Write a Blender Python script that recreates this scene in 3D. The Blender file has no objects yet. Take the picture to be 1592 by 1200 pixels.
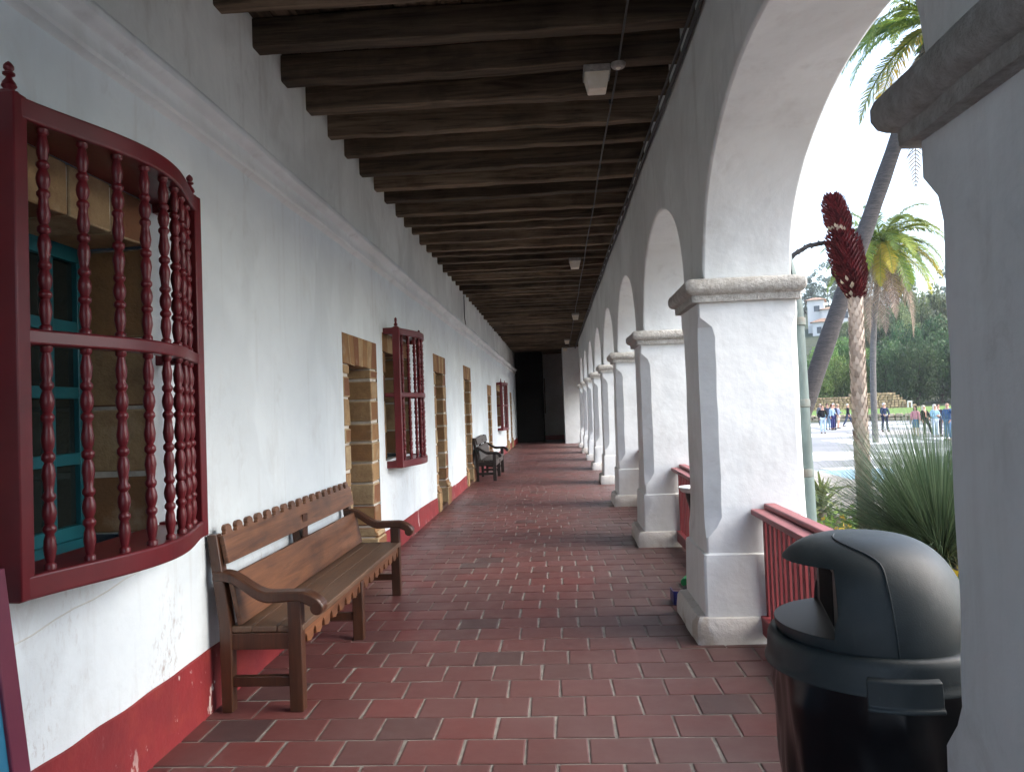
import bpy, bmesh, math, random
import numpy as np
from mathutils import Vector, Matrix, noise as mn
PI=math.pi; R=math.radians
random.seed(7); rng=np.random.default_rng(7)
S=bpy.context.scene; COL=S.collection

# ------------------------------------------------------------------ helpers
class MB:
    """collects shapes for ONE mesh object"""
    def __init__(s): s.v=[]; s.f=[]; s.m=[]; s.sm=[]
    def add(s,vs,fs,mi=0,smooth=False):
        o=len(s.v); s.v+= [tuple(v) for v in vs]
        for f in fs: s.f.append([i+o for i in f]); s.m.append(mi); s.sm.append(smooth)
        return s
    def box(s,x0,x1,y0,y1,z0,z1,mi=0,mat=None,j=0):
        vs=[Vector((x,y,z)) for x in (x0,x1) for y in (y0,y1) for z in (z0,z1)]
        if j: vs=[v+Vector((random.uniform(-j,j),random.uniform(-j,j),random.uniform(-j,j))) for v in vs]
        if mat is not None: vs=[mat@v for v in vs]
        return s.add(vs,[(0,1,3,2),(4,6,7,5),(0,4,5,1),(2,3,7,6),(0,2,6,4),(1,5,7,3)],mi)
    def prism(s,pts,axis,a,b,mi=0,mat=None):
        """closed 2-D outline extruded along axis; pts are the two other coordinates in xyz order"""
        def mk(p,t):
            q=[p[0],p[1]]; q.insert(axis,t); v=Vector(q); return mat@v if mat is not None else v
        n=len(pts); vs=[mk(p,a) for p in pts]+[mk(p,b) for p in pts]
        fs=[list(range(n))[::-1],list(range(n,2*n))]+[(i,(i+1)%n,n+(i+1)%n,n+i) for i in range(n)]
        return s.add(vs,fs,mi)
    def lathe(s,prof,c=(0,0,0),n=16,mi=0,cap=True,smooth=True):
        vs=[];fs=[]
        for (r,z) in prof:
            for k in range(n):
                a=2*PI*k/n; vs.append((c[0]+r*math.cos(a),c[1]+r*math.sin(a),c[2]+z))
        for i in range(len(prof)-1):
            for k in range(n): fs.append((i*n+k,i*n+(k+1)%n,(i+1)*n+(k+1)%n,(i+1)*n+k))
        if cap: fs.append(list(range(n))[::-1]); fs.append([(len(prof)-1)*n+k for k in range(n)])
        return s.add(vs,fs,mi,smooth)
    def tube(s,path,rad,n=8,mi=0,smooth=True,cap=True):
        P=[Vector(p) for p in path]; vs=[];fs=[]
        up=None
        for i,p in enumerate(P):
            t=(P[min(i+1,len(P)-1)]-P[max(i-1,0)]).normalized()
            if up is None:
                up=t.cross(Vector((0,0,1)))
                if up.length<.05: up=t.cross(Vector((1,0,0)))
            up=(up-t*up.dot(t)).normalized(); w=t.cross(up)
            r=rad(i/(len(P)-1)) if callable(rad) else rad
            for k in range(n):
                a=2*PI*k/n; vs.append(p+up*(r*math.cos(a))+w*(r*math.sin(a)))
        for i in range(len(P)-1):
            for k in range(n): fs.append((i*n+k,i*n+(k+1)%n,(i+1)*n+(k+1)%n,(i+1)*n+k))
        if cap: fs.append(list(range(n))[::-1]); fs.append([(len(P)-1)*n+k for k in range(n)])
        return s.add(vs,fs,mi,smooth)
    def sweep(s,path,prof,side,mi=0,smooth=False):
        """closed profile [(a,b)]: a along side(i), b along z"""
        n=len(prof); vs=[];fs=[]
        for i,p in enumerate(path):
            d=side(i)
            for (a,b) in prof: vs.append(Vector(p)+d*a+Vector((0,0,b)))
        for i in range(len(path)-1):
            for k in range(n): fs.append((i*n+k,i*n+(k+1)%n,(i+1)*n+(k+1)%n,(i+1)*n+k))
        fs.append(list(range(n))[::-1]); fs.append([(len(path)-1)*n+k for k in range(n)])
        return s.add(vs,fs,mi,smooth)
    def ball(s,c,r,n=10,m=6,mi=0):
        r=(r,r,r) if not hasattr(r,'__len__') else r
        vs=[(c[0],c[1],c[2]-r[2])];fs=[]
        for i in range(1,m):
            a=-PI/2+PI*i/m
            for k in range(n): vs.append((c[0]+r[0]*math.cos(a)*math.cos(2*PI*k/n),c[1]+r[1]*math.cos(a)*math.sin(2*PI*k/n),c[2]+r[2]*math.sin(a)))
        vs.append((c[0],c[1],c[2]+r[2])); L=len(vs)-1
        for k in range(n):
            fs.append((0,1+(k+1)%n,1+k)); fs.append((L,1+(m-2)*n+k,1+(m-2)*n+(k+1)%n))
            for i in range(m-2): fs.append((1+i*n+k,1+i*n+(k+1)%n,1+(i+1)*n+(k+1)%n,1+(i+1)*n+k))
        return s.add(vs,fs,mi,True)
    def mesh(s,name,mats):
        me=bpy.data.meshes.new(name); me.from_pydata(s.v,[],s.f)
        for m in (mats if isinstance(mats,(list,tuple)) else [mats]): me.materials.append(m)
        me.polygons.foreach_set('material_index',s.m); me.polygons.foreach_set('use_smooth',s.sm)
        bm=bmesh.new(); bm.from_mesh(me); bmesh.ops.recalc_face_normals(bm,faces=bm.faces); bm.to_mesh(me); bm.free()
        me.update(); return me
    def build(s,name,mats,parent=None,bevel=0,ang=40,seg=2):
        me=s.mesh(name,mats)
        if any(s.sm) or bevel: 
            me.polygons.foreach_set('use_smooth',[True]*len(me.polygons)); me.set_sharp_from_angle(angle=R(ang))
        return put(name,me,parent,bevel,seg)
def put(name,me,parent=None,bevel=0,seg=2):
    o=bpy.data.objects.new(name,me); COL.objects.link(o)
    if parent: o.parent=parent
    if bevel:
        b=o.modifiers.new('bevel','BEVEL'); b.width=bevel; b.segments=seg; b.limit_method='ANGLE'; b.angle_limit=R(35); b.harden_normals=False
    return o
def tag(o,label=None,cat=None,group=None,kind=None):
    if label: o['label']=label
    if cat: o['category']=cat
    if group: o['group']=group
    if kind: o['kind']=kind
    return o
def thing(name,label,cat,loc=(0,0,0),rz=0,group=None):
    o=bpy.data.objects.new(name,None); COL.objects.link(o); o.empty_display_size=.2
    o.location=loc; o.rotation_euler=(0,0,rz); return tag(o,label,cat,group)
def dup(root,loc,rz=0,label=None,scale=None):
    def cp(o,par):
        c=o.copy(); COL.objects.link(c); c.parent=par
        for ch in o.children: cp(ch,c)
        return c
    r=cp(root,None); r.location=loc; r.rotation_euler=(0,0,rz)
    if scale: r.scale=scale
    if label: r['label']=label
    return r
def npmesh(name,V,F,mats,mi=None,smooth=False):
    """V (n,3), F (m,4) numpy"""
    me=bpy.data.meshes.new(name); n,m=len(V),len(F); k=F.shape[1]
    me.vertices.add(n); me.vertices.foreach_set('co',np.asarray(V,dtype=np.float32).ravel())
    me.loops.add(m*k); me.loops.foreach_set('vertex_index',np.asarray(F,dtype=np.int32).ravel())
    me.polygons.add(m); me.polygons.foreach_set('loop_start',np.arange(0,m*k,k,dtype=np.int32))
    try: me.polygons.foreach_set('loop_total',np.full(m,k,dtype=np.int32))
    except Exception: pass
    for q in (mats if isinstance(mats,(list,tuple)) else [mats]): me.materials.append(q)
    if mi is not None: me.polygons.foreach_set('material_index',np.asarray(mi,dtype=np.int32))
    me.polygons.foreach_set('use_smooth',[smooth]*m)
    me.update(calc_edges=True); me.validate(); return me

# ------------------------------------------------------------------ materials
def lin(c): return tuple(((x/255)/12.92 if x/255<=.04045 else ((x/255+.055)/1.055)**2.4) for x in c)+(1,)
class NT:
    def __init__(s,name):
        s.m=bpy.data.materials.new(name); s.m.use_nodes=True; s.t=s.m.node_tree; s.n=s.t.nodes; s.b=s.n['Principled BSDF']
    def N(s,typ,**kw):
        x=s.n.new(typ)
        for k,v in kw.items():
            if k in x.inputs.keys(): x.inputs[k].default_value=v
            else: setattr(x,k,v)
        return x
    def L(s,a,b): s.t.links.new(a,b)
    def coord(s,scale=(1,1,1),kind='Object',rnd=True):
        tc=s.N('ShaderNodeTexCoord'); mp=s.N('ShaderNodeMapping'); mp.inputs['Scale'].default_value=scale
        s.L(tc.outputs[kind],mp.inputs['Vector'])
        if rnd:
            oi=s.N('ShaderNodeObjectInfo'); mu=s.N('ShaderNodeMath',operation='MULTIPLY'); mu.inputs[1].default_value=37.
            s.L(oi.outputs['Random'],mu.inputs[0]); cx=s.N('ShaderNodeCombineXYZ')
            for i in range(3): s.L(mu.outputs[0],cx.inputs[i])
            s.L(cx.outputs[0],mp.inputs['Location'])
        return mp.outputs['Vector']
    def noise(s,vec,scale,detail=6,rough=.55,dist=0):
        n=s.N('ShaderNodeTexNoise'); n.inputs['Scale'].default_value=scale; n.inputs['Detail'].default_value=detail; n.inputs['Roughness'].default_value=rough; n.inputs['Distortion'].default_value=dist
        s.L(vec,n.inputs['Vector']); return n.outputs['Fac']
    def ramp(s,fac,lo,hi,a=0,b=1):
        r=s.N('ShaderNodeMapRange'); r.inputs['From Min'].default_value=lo; r.inputs['From Max'].default_value=hi; r.inputs['To Min'].default_value=a; r.inputs['To Max'].default_value=b
        s.L(fac,r.inputs['Value']); return r.outputs['Result']
    def mix(s,fac,a,b):
        m=s.N('ShaderNodeMix',data_type='RGBA')
        for sock,v in ((m.inputs[0],fac),(m.inputs[6],a),(m.inputs[7],b)):
            if isinstance(v,(int,float)): sock.default_value=v
            elif isinstance(v,tuple): sock.default_value=v if len(v)==4 else v+(1,)
            else: s.L(v,sock)
        return m.outputs[2]
    def mul(s,a,b):
        m=s.N('ShaderNodeMath',operation='MULTIPLY'); 
        for i,v in enumerate((a,b)):
            if isinstance(v,(int,float)): m.inputs[i].default_value=v
            else: s.L(v,m.inputs[i])
        return m.outputs[0]
    def bump(s,h,strength,dist=.01,prev=None):
        b=s.N('ShaderNodeBump'); b.inputs['Strength'].default_value=strength; b.inputs['Distance'].default_value=dist
        s.L(h,b.inputs['Height'])
        if prev is not None: s.L(prev,b.inputs['Normal'])
        s.L(b.outputs[0],s.b.inputs['Normal']); return b.outputs[0]
    def out(s,col=None,rough=.7,spec=.5,metal=0):
        if col is not None:
            if isinstance(col,tuple): s.b.inputs['Base Color'].default_value=col if len(col)==4 else col+(1,)
            else: s.L(col,s.b.inputs['Base Color'])
        if isinstance(rough,(int,float)): s.b.inputs['Roughness'].default_value=rough
        else: s.L(rough,s.b.inputs['Roughness'])
        s.b.inputs['Specular IOR Level'].default_value=spec; s.b.inputs['Metallic'].default_value=metal
        return s.m
def simple(name,c1,c2=None,scale=6,stretch=(1,1,1),lo=.35,hi=.65,rough=.7,bump=0,bs=30,bd=.005,spec=.5,metal=0,island=0,dist=0,rnd=True):
    t=NT(name); v=t.coord(stretch,rnd=rnd); c2=c2 or tuple(x*.7 for x in c1)
    f=t.noise(v,scale,6,.6,dist); col=t.mix(t.ramp(f,lo,hi),tuple(c1[:3])+(1,),tuple(c2[:3])+(1,))
    if island:
        g=t.N('ShaderNodeNewGeometry'); r=t.ramp(g.outputs['Random Per Island'],0,1,1-island,1+island)
        hs=t.N('ShaderNodeHueSaturation'); t.L(col,hs.inputs['Color']); t.L(r,hs.inputs['Value']); col=hs.outputs[0]
    if bump: t.bump(t.noise(v,bs,8,.6),bump,bd)
    return t.out(col,rough,spec,metal)

def plaster(name,base,grey,dirt=.5,scuff=False,rough_b=.35,peel=0):
    t=NT(name); v=t.coord(rnd=False)
    big=t.noise(v,.9,7,.65,.5); col=t.mix(t.ramp(big,.38,.66),base,grey)
    pt=t.ramp(t.noise(v,.55,3,.5,1.2),.50,.54,0,.30); col=t.mix(pt,col,tuple(x*.86 for x in grey[:3])+(1,))
    dr=t.coord((5,5,.25),rnd=False); col=t.mix(t.ramp(t.noise(dr,1.3,7,.62,.3),.58,.80,0,dirt),col,(.36,.345,.32,1))
    vs=t.coord((1,1,.35),rnd=False)
    d=t.ramp(t.noise(vs,3.2,9,.68,.6),.56,.8,0,dirt); col=t.mix(d,col,(.33,.31,.28,1))
    sm=t.coord((1,1.3,.8),rnd=False); sg=t.mul(t.ramp(t.noise(sm,1.4,3,.5),.5,.66),t.ramp(t.noise(sm,7,8,.7,.8),.5,.72)); col=t.mix(t.mul(sg,.42),col,(.34,.335,.32,1))
    if scuff:
        sx=t.N('ShaderNodeSeparateXYZ'); tc=t.N('ShaderNodeTexCoord'); t.L(tc.outputs['Object'],sx.inputs[0])
        zm=t.ramp(sx.outputs['Z'],1.15,.5,0,1)
        v2=t.coord((1,1.6,.7),rnd=False)
        sc=t.mul(t.ramp(t.noise(v2,2.1,3,.5),.48,.64),t.ramp(t.noise(v2,26,8,.72,.4),.52,.66)); sc=t.mul(t.mul(sc,zm),.75)
        col=t.mix(sc,col,(.30,.25,.23,1))
        st=t.coord((3,9,.5),rnd=False); ss=t.ramp(t.noise(st,1.2,6,.6),.6,.78,0,.28); col=t.mix(ss,col,(.4,.39,.37,1))
    if peel:
        pm=t.ramp(t.noise(v,2.9,8,.64,.3),.54,.60,0,peel); col=t.mix(pm,col,(.40,.35,.29,1))
    b=t.bump(t.noise(v,2.2,4,.5),.4,.05); b=t.bump(t.noise(v,13,7,.6),rough_b,.012,b); t.bump(t.noise(v,90,4,.6),.12,.004,b)
    return t.out(col,.85,.25)
M={}
M['wall']=plaster('whitewash_plaster',(.70,.775,.81,1),(.62,.69,.73,1),.3,True)
M['upper']=plaster('aged_plaster',(.70,.725,.70,1),(.55,.57,.55,1),.5)
M['arcade']=plaster('arcade_plaster',(.735,.77,.775,1),(.63,.655,.655,1),.3,False,.2)
M['inner']=plaster('inner_arcade_plaster',(.74,.765,.755,1),(.60,.62,.605,1),.45)
M['base']=plaster('worn_base_plaster',(.66,.655,.63,1),(.5,.49,.465,1),.85,False,.9,.7)
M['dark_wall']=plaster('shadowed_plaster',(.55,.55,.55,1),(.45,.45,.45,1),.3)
def capmat():
    t=NT('rough_capital_stone'); v=t.coord(rnd=False)
    f=t.noise(v,22,8,.7); col=t.mix(t.ramp(f,.35,.7),(.64,.635,.60,1),(.40,.38,.34,1))
    b=t.bump(t.noise(v,9,5,.6),.6,.04); t.bump(t.noise(v,48,8,.72),1.,.03,b); return t.out(col,.9,.2)
M['cap']=capmat()
def dado():
    t=NT('red_dado_paint'); v=t.coord(rnd=False)
    col=t.mix(t.ramp(t.noise(v,2.5,6,.6),.35,.7),(.235,.026,.030,1),(.16,.021,.025,1))
    col=t.mix(t.ramp(t.noise(v,7,7,.65),.5,.8,0,.4),col,(.34,.07,.042,1))
    ch=t.mul(t.ramp(t.noise(t.coord((1,1,.5),rnd=False),11,8,.6),.625,.65),t.ramp(t.noise(v,1.1,3,.5),.44,.56))
    col=t.mix(ch,col,(.72,.66,.62,1)); b=t.bump(t.noise(v,6,6,.6),.5,.02); t.bump(t.noise(v,45,5,.6),.2,.005,b)
    return t.out(col,.6,.35)
M['dado']=dado()
def tilemat():
    t=NT('terracotta_tile'); g=t.N('ShaderNodeNewGeometry'); r=g.outputs['Random Per Island']
    v=t.coord(rnd=False)
    cr=t.N('ShaderNodeValToRGB'); e=cr.color_ramp.elements
    e[0].position=0; e[0].color=(.045,.026,.027,1); e[1].position=1; e[1].color=(.125,.030,.028,1)
    for p,c in ((.035,(.05,.028,.028,1)),(.05,(.082,.029,.028,1)),(.4,(.096,.032,.031,1)),(.75,(.108,.034,.032,1))):
        q=e.new(p); q.color=c
    t.L(r,cr.inputs[0]); col=cr.outputs[0]
    col=t.mix(t.ramp(t.noise(v,3,6,.65),.4,.75,0,.4),col,(.095,.045,.042,1))
    tc=t.N('ShaderNodeTexCoord'); sx=t.N('ShaderNodeSeparateXYZ'); t.L(tc.outputs['Object'],sx.inputs[0])
    side_mix=t.ramp(sx.outputs['X'],-1.5,.5,.12,.95)          # greyer mix growing towards the open side
    col=t.mix(t.mul(side_mix,t.ramp(t.noise(v,.8,7,.65,.6),.36,.66,.25,.85)),col,(.120,.080,.076,1))
    col=t.mix(t.ramp(t.noise(v,38,6,.6),.63,.74,0,.55),col,(.07,.04,.035,1))
    t.bump(t.noise(v,14,7,.6),.18,.006)
    ro=t.ramp(t.noise(v,2.4,6,.65),.3,.75,.36,.66)
    return t.out(col,ro,.5)
M['tile']=tilemat()
M['grout']=simple('cement_grout',(.235,.22,.20),(.13,.12,.11),9,bump=.5,bs=80,rough=.9,spec=.2)
def stonemat():
    t=NT('sandstone_block'); g=t.N('ShaderNodeNewGeometry'); r=g.outputs['Random Per Island']; v=t.coord(rnd=False)
    cr=t.N('ShaderNodeValToRGB'); e=cr.color_ramp.elements
    e[0].position=0; e[0].color=(.38,.27,.15,1); e[1].position=1; e[1].color=(.44,.36,.24,1)
    for p,c in ((.18,(.22,.115,.055,1)),(.34,(.36,.245,.13,1)),(.5,(.28,.16,.075,1)),(.66,(.42,.33,.20,1)),(.8,(.19,.085,.045,1)),(.9,(.34,.22,.11,1))):
        q=e.new(p); q.color=c
    cr.color_ramp.interpolation='CONSTANT'
    t.L(r,cr.inputs[0])
    col=t.mix(t.ramp(t.noise(v,9,8,.7),.38,.72,0,.7),cr.outputs[0],(.17,.10,.06,1))
    col=t.mix(t.ramp(t.noise(v,4,5,.6),.6,.8,0,.5),col,(.5,.44,.34,1))
    b=t.bump(t.noise(v,10,6,.6),.5,.02); t.bump(t.noise(v,70,6,.6),.5,.006,b); return t.out(col,.9,.2)
M['stone']=stonemat()
M['mortar']=simple('pale_mortar',(.60,.57,.51),(.42,.39,.34),10,bump=.5,bs=60,rough=.95,spec=.15,rnd=False)
def paint(name,c,c2,rough=.45,bump=.15):
    t=NT(name); v=t.coord(); f=t.noise(v,5,6,.6); col=t.mix(t.ramp(f,.35,.7),c,c2)
    col=t.mix(t.ramp(t.noise(v,40,6,.65),.66,.72,0,.35),col,tuple(x*.5 for x in c[:3])+(1,))
    t.bump(t.noise(t.coord((1,1,.25)),35,5,.6),bump,.004); return t.out(col,rough,.4)
M['maroon']=paint('maroon_gloss_paint',(.135,.012,.017,1),(.095,.010,.014,1),.36)
M['rail']=paint('faded_red_rail_paint',(.215,.036,.041,1),(.16,.028,.033,1),.5)
M['rail_top']=paint('weathered_rail_top_paint',(.33,.125,.13,1),(.24,.085,.09,1),.55,.35)
M['teal']=paint('teal_paint',(.012,.115,.14,1),(.008,.08,.105,1),.4)
M['blue']=paint('blue_board_paint',(.03,.20,.33,1),(.025,.15,.26,1),.4)
M['sign']=paint('sign_frame_paint',(.17,.028,.055,1),(.13,.02,.045,1),.45)
def woodmat(name,a,b,dark,axis=1,rough=.45,scale=1.,gl=.5,objv=0):
    t=NT(name); st=[14.,14.,14.]; st[axis]=.9; v=t.coord(tuple(x*scale for x in st))
    f=t.noise(v,1.,8,.62,1.4); col=t.mix(t.ramp(f,.33,.68),a,b)
    v2=t.coord(tuple(x*scale*3 for x in st)); col=t.mix(t.ramp(t.noise(v2,1.3,6,.6,.6),.52,.78,0,.8),col,dark)
    col=t.mix(t.ramp(t.noise(t.coord((1,1,1)),2.6,6,.6),.5,.78,0,.7),col,dark)
    if objv:
        oi=t.N('ShaderNodeObjectInfo'); hs=t.N('ShaderNodeHueSaturation'); t.L(col,hs.inputs['Color']); t.L(t.ramp(oi.outputs['Random'],0,1,1-objv,1+objv),hs.inputs['Value']); col=hs.outputs[0]
    t.bump(t.noise(v,2,8,.65,1.),.3+objv,.006+.01*objv); return t.out(col,rough,gl)
M['bench']=woodmat('oiled_bench_wood',(.20,.084,.037,1),(.085,.033,.015,1),(.022,.010,.006,1),1,.42)
M['bench_leg']=woodmat('dark_bench_leg_wood',(.070,.027,.013,1),(.045,.018,.009,1),(.012,.007,.005,1),2,.38)
M['bench_seat']=woodmat('worn_bench_seat_wood',(.135,.076,.043,1),(.085,.048,.029,1),(.045,.032,.022,1),1,.5)
M['bench_grey']=woodmat('grey_bench_wood',(.075,.060,.052,1),(.05,.040,.035,1),(.02,.017,.015,1),1,.45)
M['bench_black']=woodmat('blackened_bench_wood',(.020,.013,.011,1),(.013,.009,.008,1),(.007,.005,.005,1),2,.4)
M['beam']=woodmat('old_beam_wood',(.19,.140,.095,1),(.045,.030,.019,1),(.010,.007,.005,1),0,.8,.7,.25,.5)
M['plank']=simple('ceiling_plank_wood',(.11,.08,.055),(.035,.025,.018),3,(8,1,8),rough=.9,bump=.4,bs=8,island=.8,spec=.2,rnd=False)
def glassdark(name,c,rough=.12):
    t=NT(name); v=t.coord(); t.bump(t.noise(v,3,2,.5),.05,.01); return t.out(c,rough,.5)
M['pane']=glassdark('dark_window_glass',(.012,.018,.018,1),.1)
M['black']=simple('painted_void_dark',(.006,.006,.006),(.003,.003,.003),rough=.9,spec=.1)  # black colour standing in for the darkness inside openings
M['lampglass']=simple('frosted_lamp_glass',(.80,.76,.68),(.70,.62,.48),7,rough=.4)
M['lampmetal']=simple('lamp_metal',(.35,.33,.30),(.2,.19,.17),20,rough=.5)
M['conduit']=simple('dark_conduit_paint',(.045,.045,.045),(.025,.025,.025),20,rough=.5)
def canmat():
    t=NT('dark_grey_plastic'); v=t.coord()
    col=t.mix(t.ramp(t.noise(v,4,6,.65),.4,.75,0,1),(.016,.024,.027,1),(.028,.037,.040,1))
    col=t.mix(t.ramp(t.noise(t.coord((1,1,.3)),9,8,.7,.5),.58,.78,0,.35),col,(.11,.115,.11,1))
    col=t.mix(t.ramp(t.noise(t.coord((40,3,3)),2,4,.6),.74,.77,0,.5),col,(.13,.13,.13,1))
    t.bump(t.noise(v,260,3,.6),.22,.002); return t.out(col,t.ramp(t.noise(v,6,6,.6),.3,.7,.42,.6),.4)
M['canlid']=canmat()
M['canblack']=simple('black_plastic',(.006,.006,.006),(.004,.004,.004),rough=.5)
M['bag']=simple('black_bin_bag',(.004,.004,.005),(.003,.003,.004),rough=.3,spec=.4)
M['drum']=simple('brown_drum_plastic',(.030,.022,.018),(.02,.015,.012),rough=.5)
M['patina']=simple('copper_patina',(.075,.105,.098),(.165,.225,.21),4,(1,1,.4),.4,.7,rough=.55,bump=.3,bs=30)
M['patina2']=simple('rusty_copper_band',(.12,.155,.14),(.10,.09,.07),9,rough=.6,bump=.3)
M['white_metal']=simple('white_enamel',(.78,.78,.78),(.65,.65,.66),5,rough=.25)
M['bluepl']=simple('blue_plastic',(.012,.018,.16),(.01,.014,.12),rough=.35)
M['greenpl']=simple('green_plastic',(.02,.3,.1),(.02,.25,.08),rough=.35)
def leafmat(name,a,b,c=None,trans=.35,val=.35,rough=.5,noise_s=.5):
    t=NT(name); g=t.N('ShaderNodeNewGeometry'); v=t.coord()
    col=t.mix(g.outputs['Random Per Island'],a,b)
    if c: col=t.mix(t.ramp(t.noise(v,noise_s,4,.6),.45,.62),col,c)
    w=t.N('ShaderNodeTexWhiteNoise',noise_dimensions='1D'); t.L(g.outputs['Random Per Island'],w.inputs['W'])
    hs=t.N('ShaderNodeHueSaturation'); t.L(col,hs.inputs['Color']); t.L(t.ramp(w.outputs['Value'],0,1,1-val,1+val),hs.inputs['Value'])
    oi=t.N('ShaderNodeObjectInfo'); h2=t.N('ShaderNodeHueSaturation'); t.L(hs.outputs[0],h2.inputs['Color']); t.L(t.ramp(oi.outputs['Random'],0,1,.72,1.35),h2.inputs['Value'])
    w2=t.N('ShaderNodeTexWhiteNoise',noise_dimensions='1D'); t.L(oi.outputs['Random'],w2.inputs['W']); t.L(t.ramp(w2.outputs['Value'],0,1,.475,.515),h2.inputs['Hue']); hs=h2
    t.L(hs.outputs[0],t.b.inputs['Base Color']); t.b.inputs['Roughness'].default_value=rough; t.b.inputs['Specular IOR Level'].default_value=.3
    tr=t.N('ShaderNodeBsdfTranslucent'); t.L(hs.outputs[0],tr.inputs['Color']); mx=t.N('ShaderNodeMixShader'); mx.inputs[0].default_value=trans
    o=t.n['Material Output']; t.L(t.b.outputs[0],mx.inputs[1]); t.L(tr.outputs[0],mx.inputs[2]); t.L(mx.outputs[0],o.inputs['Surface']); return t.m
M['oak']=leafmat('oak_leaves',(.048,.105,.042,1),(.090,.165,.062,1),(.036,.08,.036,1))
M['bright']=leafmat('bright_leaves',(.12,.21,.05,1),(.20,.28,.07,1),(.08,.17,.05,1))
M['hill']=leafmat('hill_leaves',(.115,.17,.075,1),(.215,.24,.105,1),(.085,.12,.06,1))
M['misty']=leafmat('eucalyptus_leaves',(.11,.155,.125,1),(.15,.19,.145,1),(.08,.12,.095,1))
M['palm_green']=leafmat('palm_leaflets',(.10,.19,.04,1),(.26,.32,.04,1),None,.4,.3)
M['palm_yellow']=leafmat('yellowing_leaflets',(.34,.34,.04,1),(.48,.36,.04,1),None,.4,.3)
M['palm_dead']=leafmat('dead_leaflets',(.24,.17,.11,1),(.33,.26,.19,1),None,.25,.3)
M['blade']=leafmat('grass_tree_blades',(.070,.130,.068,1),(.185,.25,.145,1),None,.2,.4,.4)
M['blade_dry']=leafmat('dry_blades',(.22,.20,.07,1),(.30,.27,.12,1),None,.2,.3)
M['aloe']=leafmat('aloe_leaves',(.24,.30,.09,1),(.38,.40,.15,1),None,.15,.25)
M['cover']=leafmat('ground_cover_leaves',(.09,.22,.03,1),(.17,.32,.05,1),None,.3,.35)
M['yellow']=leafmat('yellow_flowers',(.55,.42,.02,1),(.62,.5,.03,1),None,.2,.15)
M['bract']=leafmat('dark_red_bracts',(.105,.013,.020,1),(.055,.008,.014,1),None,.08,.35,.6)
M['husk']=leafmat('pale_husks',(.60,.53,.43,1),(.44,.37,.29,1),None,.1,.3,.8)
M['palm_trunk']=simple('palm_bark',(.085,.075,.07),(.045,.04,.04),5,(1,1,5),rough=.9,bump=.8,bs=16,bd=.05)
M['grey_trunk']=simple('grey_palm_bark',(.17,.16,.15),(.10,.095,.09),5,(1,1,5),rough=.9,bump=.6,bs=16,bd=.04)
M['bark']=simple('oak_bark',(.045,.035,.028),(.025,.02,.016),5,rough=.9,bump=.6,bs=12,bd=.05)
M['asphalt']=simple('plaza_asphalt',(.27,.275,.275),(.20,.205,.21),.25,rough=.9,bump=.2,bs=80,rnd=False)
M['chalk']=simple('white_ground_paint',(.74,.75,.74),(.52,.56,.57),.7,lo=.45,hi=.75,rough=.85,rnd=False)
M['chalk2']=simple('pale_blue_ground_paint',(.34,.52,.60),(.16,.38,.55),.9,lo=.45,hi=.6,rough=.85,rnd=False)
M['chalk3']=simple('faded_pink_ground_paint',(.55,.47,.44),(.42,.40,.40),.7,rough=.85,rnd=False)
M['concrete']=simple('pavement_concrete',(.44,.40,.35),(.34,.31,.28),1.2,rough=.9,bump=.2,bs=60,rnd=False)
M['soil']=simple('garden_soil',(.16,.115,.075),(.09,.065,.045),4,rough=.95,bump=.6,bs=25,bd=.03,rnd=False)
M['lawn']=simple('lawn_ground',(.12,.21,.025),(.09,.17,.02),.8,rough=.9,rnd=False)
M['hillground']=simple('hill_scrub_ground',(.035,.055,.022),(.055,.06,.03),.06,rough=.95,bump=.5,bs=.5,bd=.6,rnd=False)
M['rubble']=simple('rubble_stones',(.42,.31,.19),(.28,.20,.125),1.5,rough=.9,bump=.4,bs=6,bd=.05,island=.3,spec=.2)
M['curbstone']=simple('curb_stones',(.50,.41,.29),(.30,.23,.16),1.5,rough=.9,island=.3,spec=.2)
M['stucco']=simple('house_stucco',(.74,.73,.70),(.66,.65,.62),.4,rough=.9)
M['roof']=simple('house_roof_tiles',(.34,.22,.15),(.26,.16,.11),1.5,(1,1,1),rough=.9)
M['houseglass']=glassdark('house_window_glass',(.06,.075,.09,1),.2)
M['skin']=simple('skin',(.50,.28,.20),(.44,.24,.17),8,rough=.55)
M['eye']=simple('eye_dark',(.03,.02,.02),(.02,.015,.015),rough=.3)
M['lip']=simple('lip',(.36,.13,.11),(.33,.12,.1),rough=.5)
def cloth(name,c): return simple(name,c,tuple(x*.8 for x in c),9,rough=.9,bump=.2,bs=40,spec=.2)

# ------------------------------------------------------------------ camera
F=1180./1592*36
VPu,VPv=869,632
def cc(u,v): return Vector(((u-796)/1180,-(v-600)/1180,-1))
yv=cc(VPu,VPv).normalized(); rr=R(2.2)
zv=Vector((-math.sin(rr),math.cos(rr),0)); zv=(zv-yv*zv.dot(yv)).normalized(); xv=yv.cross(zv)
cam=bpy.data.objects.new('camera',bpy.data.cameras.new('camera')); COL.objects.link(cam)
rot=Matrix((xv,yv,zv)); cam.matrix_world=Matrix.Translation((0,0,1.6))@rot.to_4x4()
cam.data.sensor_fit='HORIZONTAL'; cam.data.sensor_width=36; cam.data.lens=F; cam.data.clip_start=.05; cam.data.clip_end=3000
S.camera=cam

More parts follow.
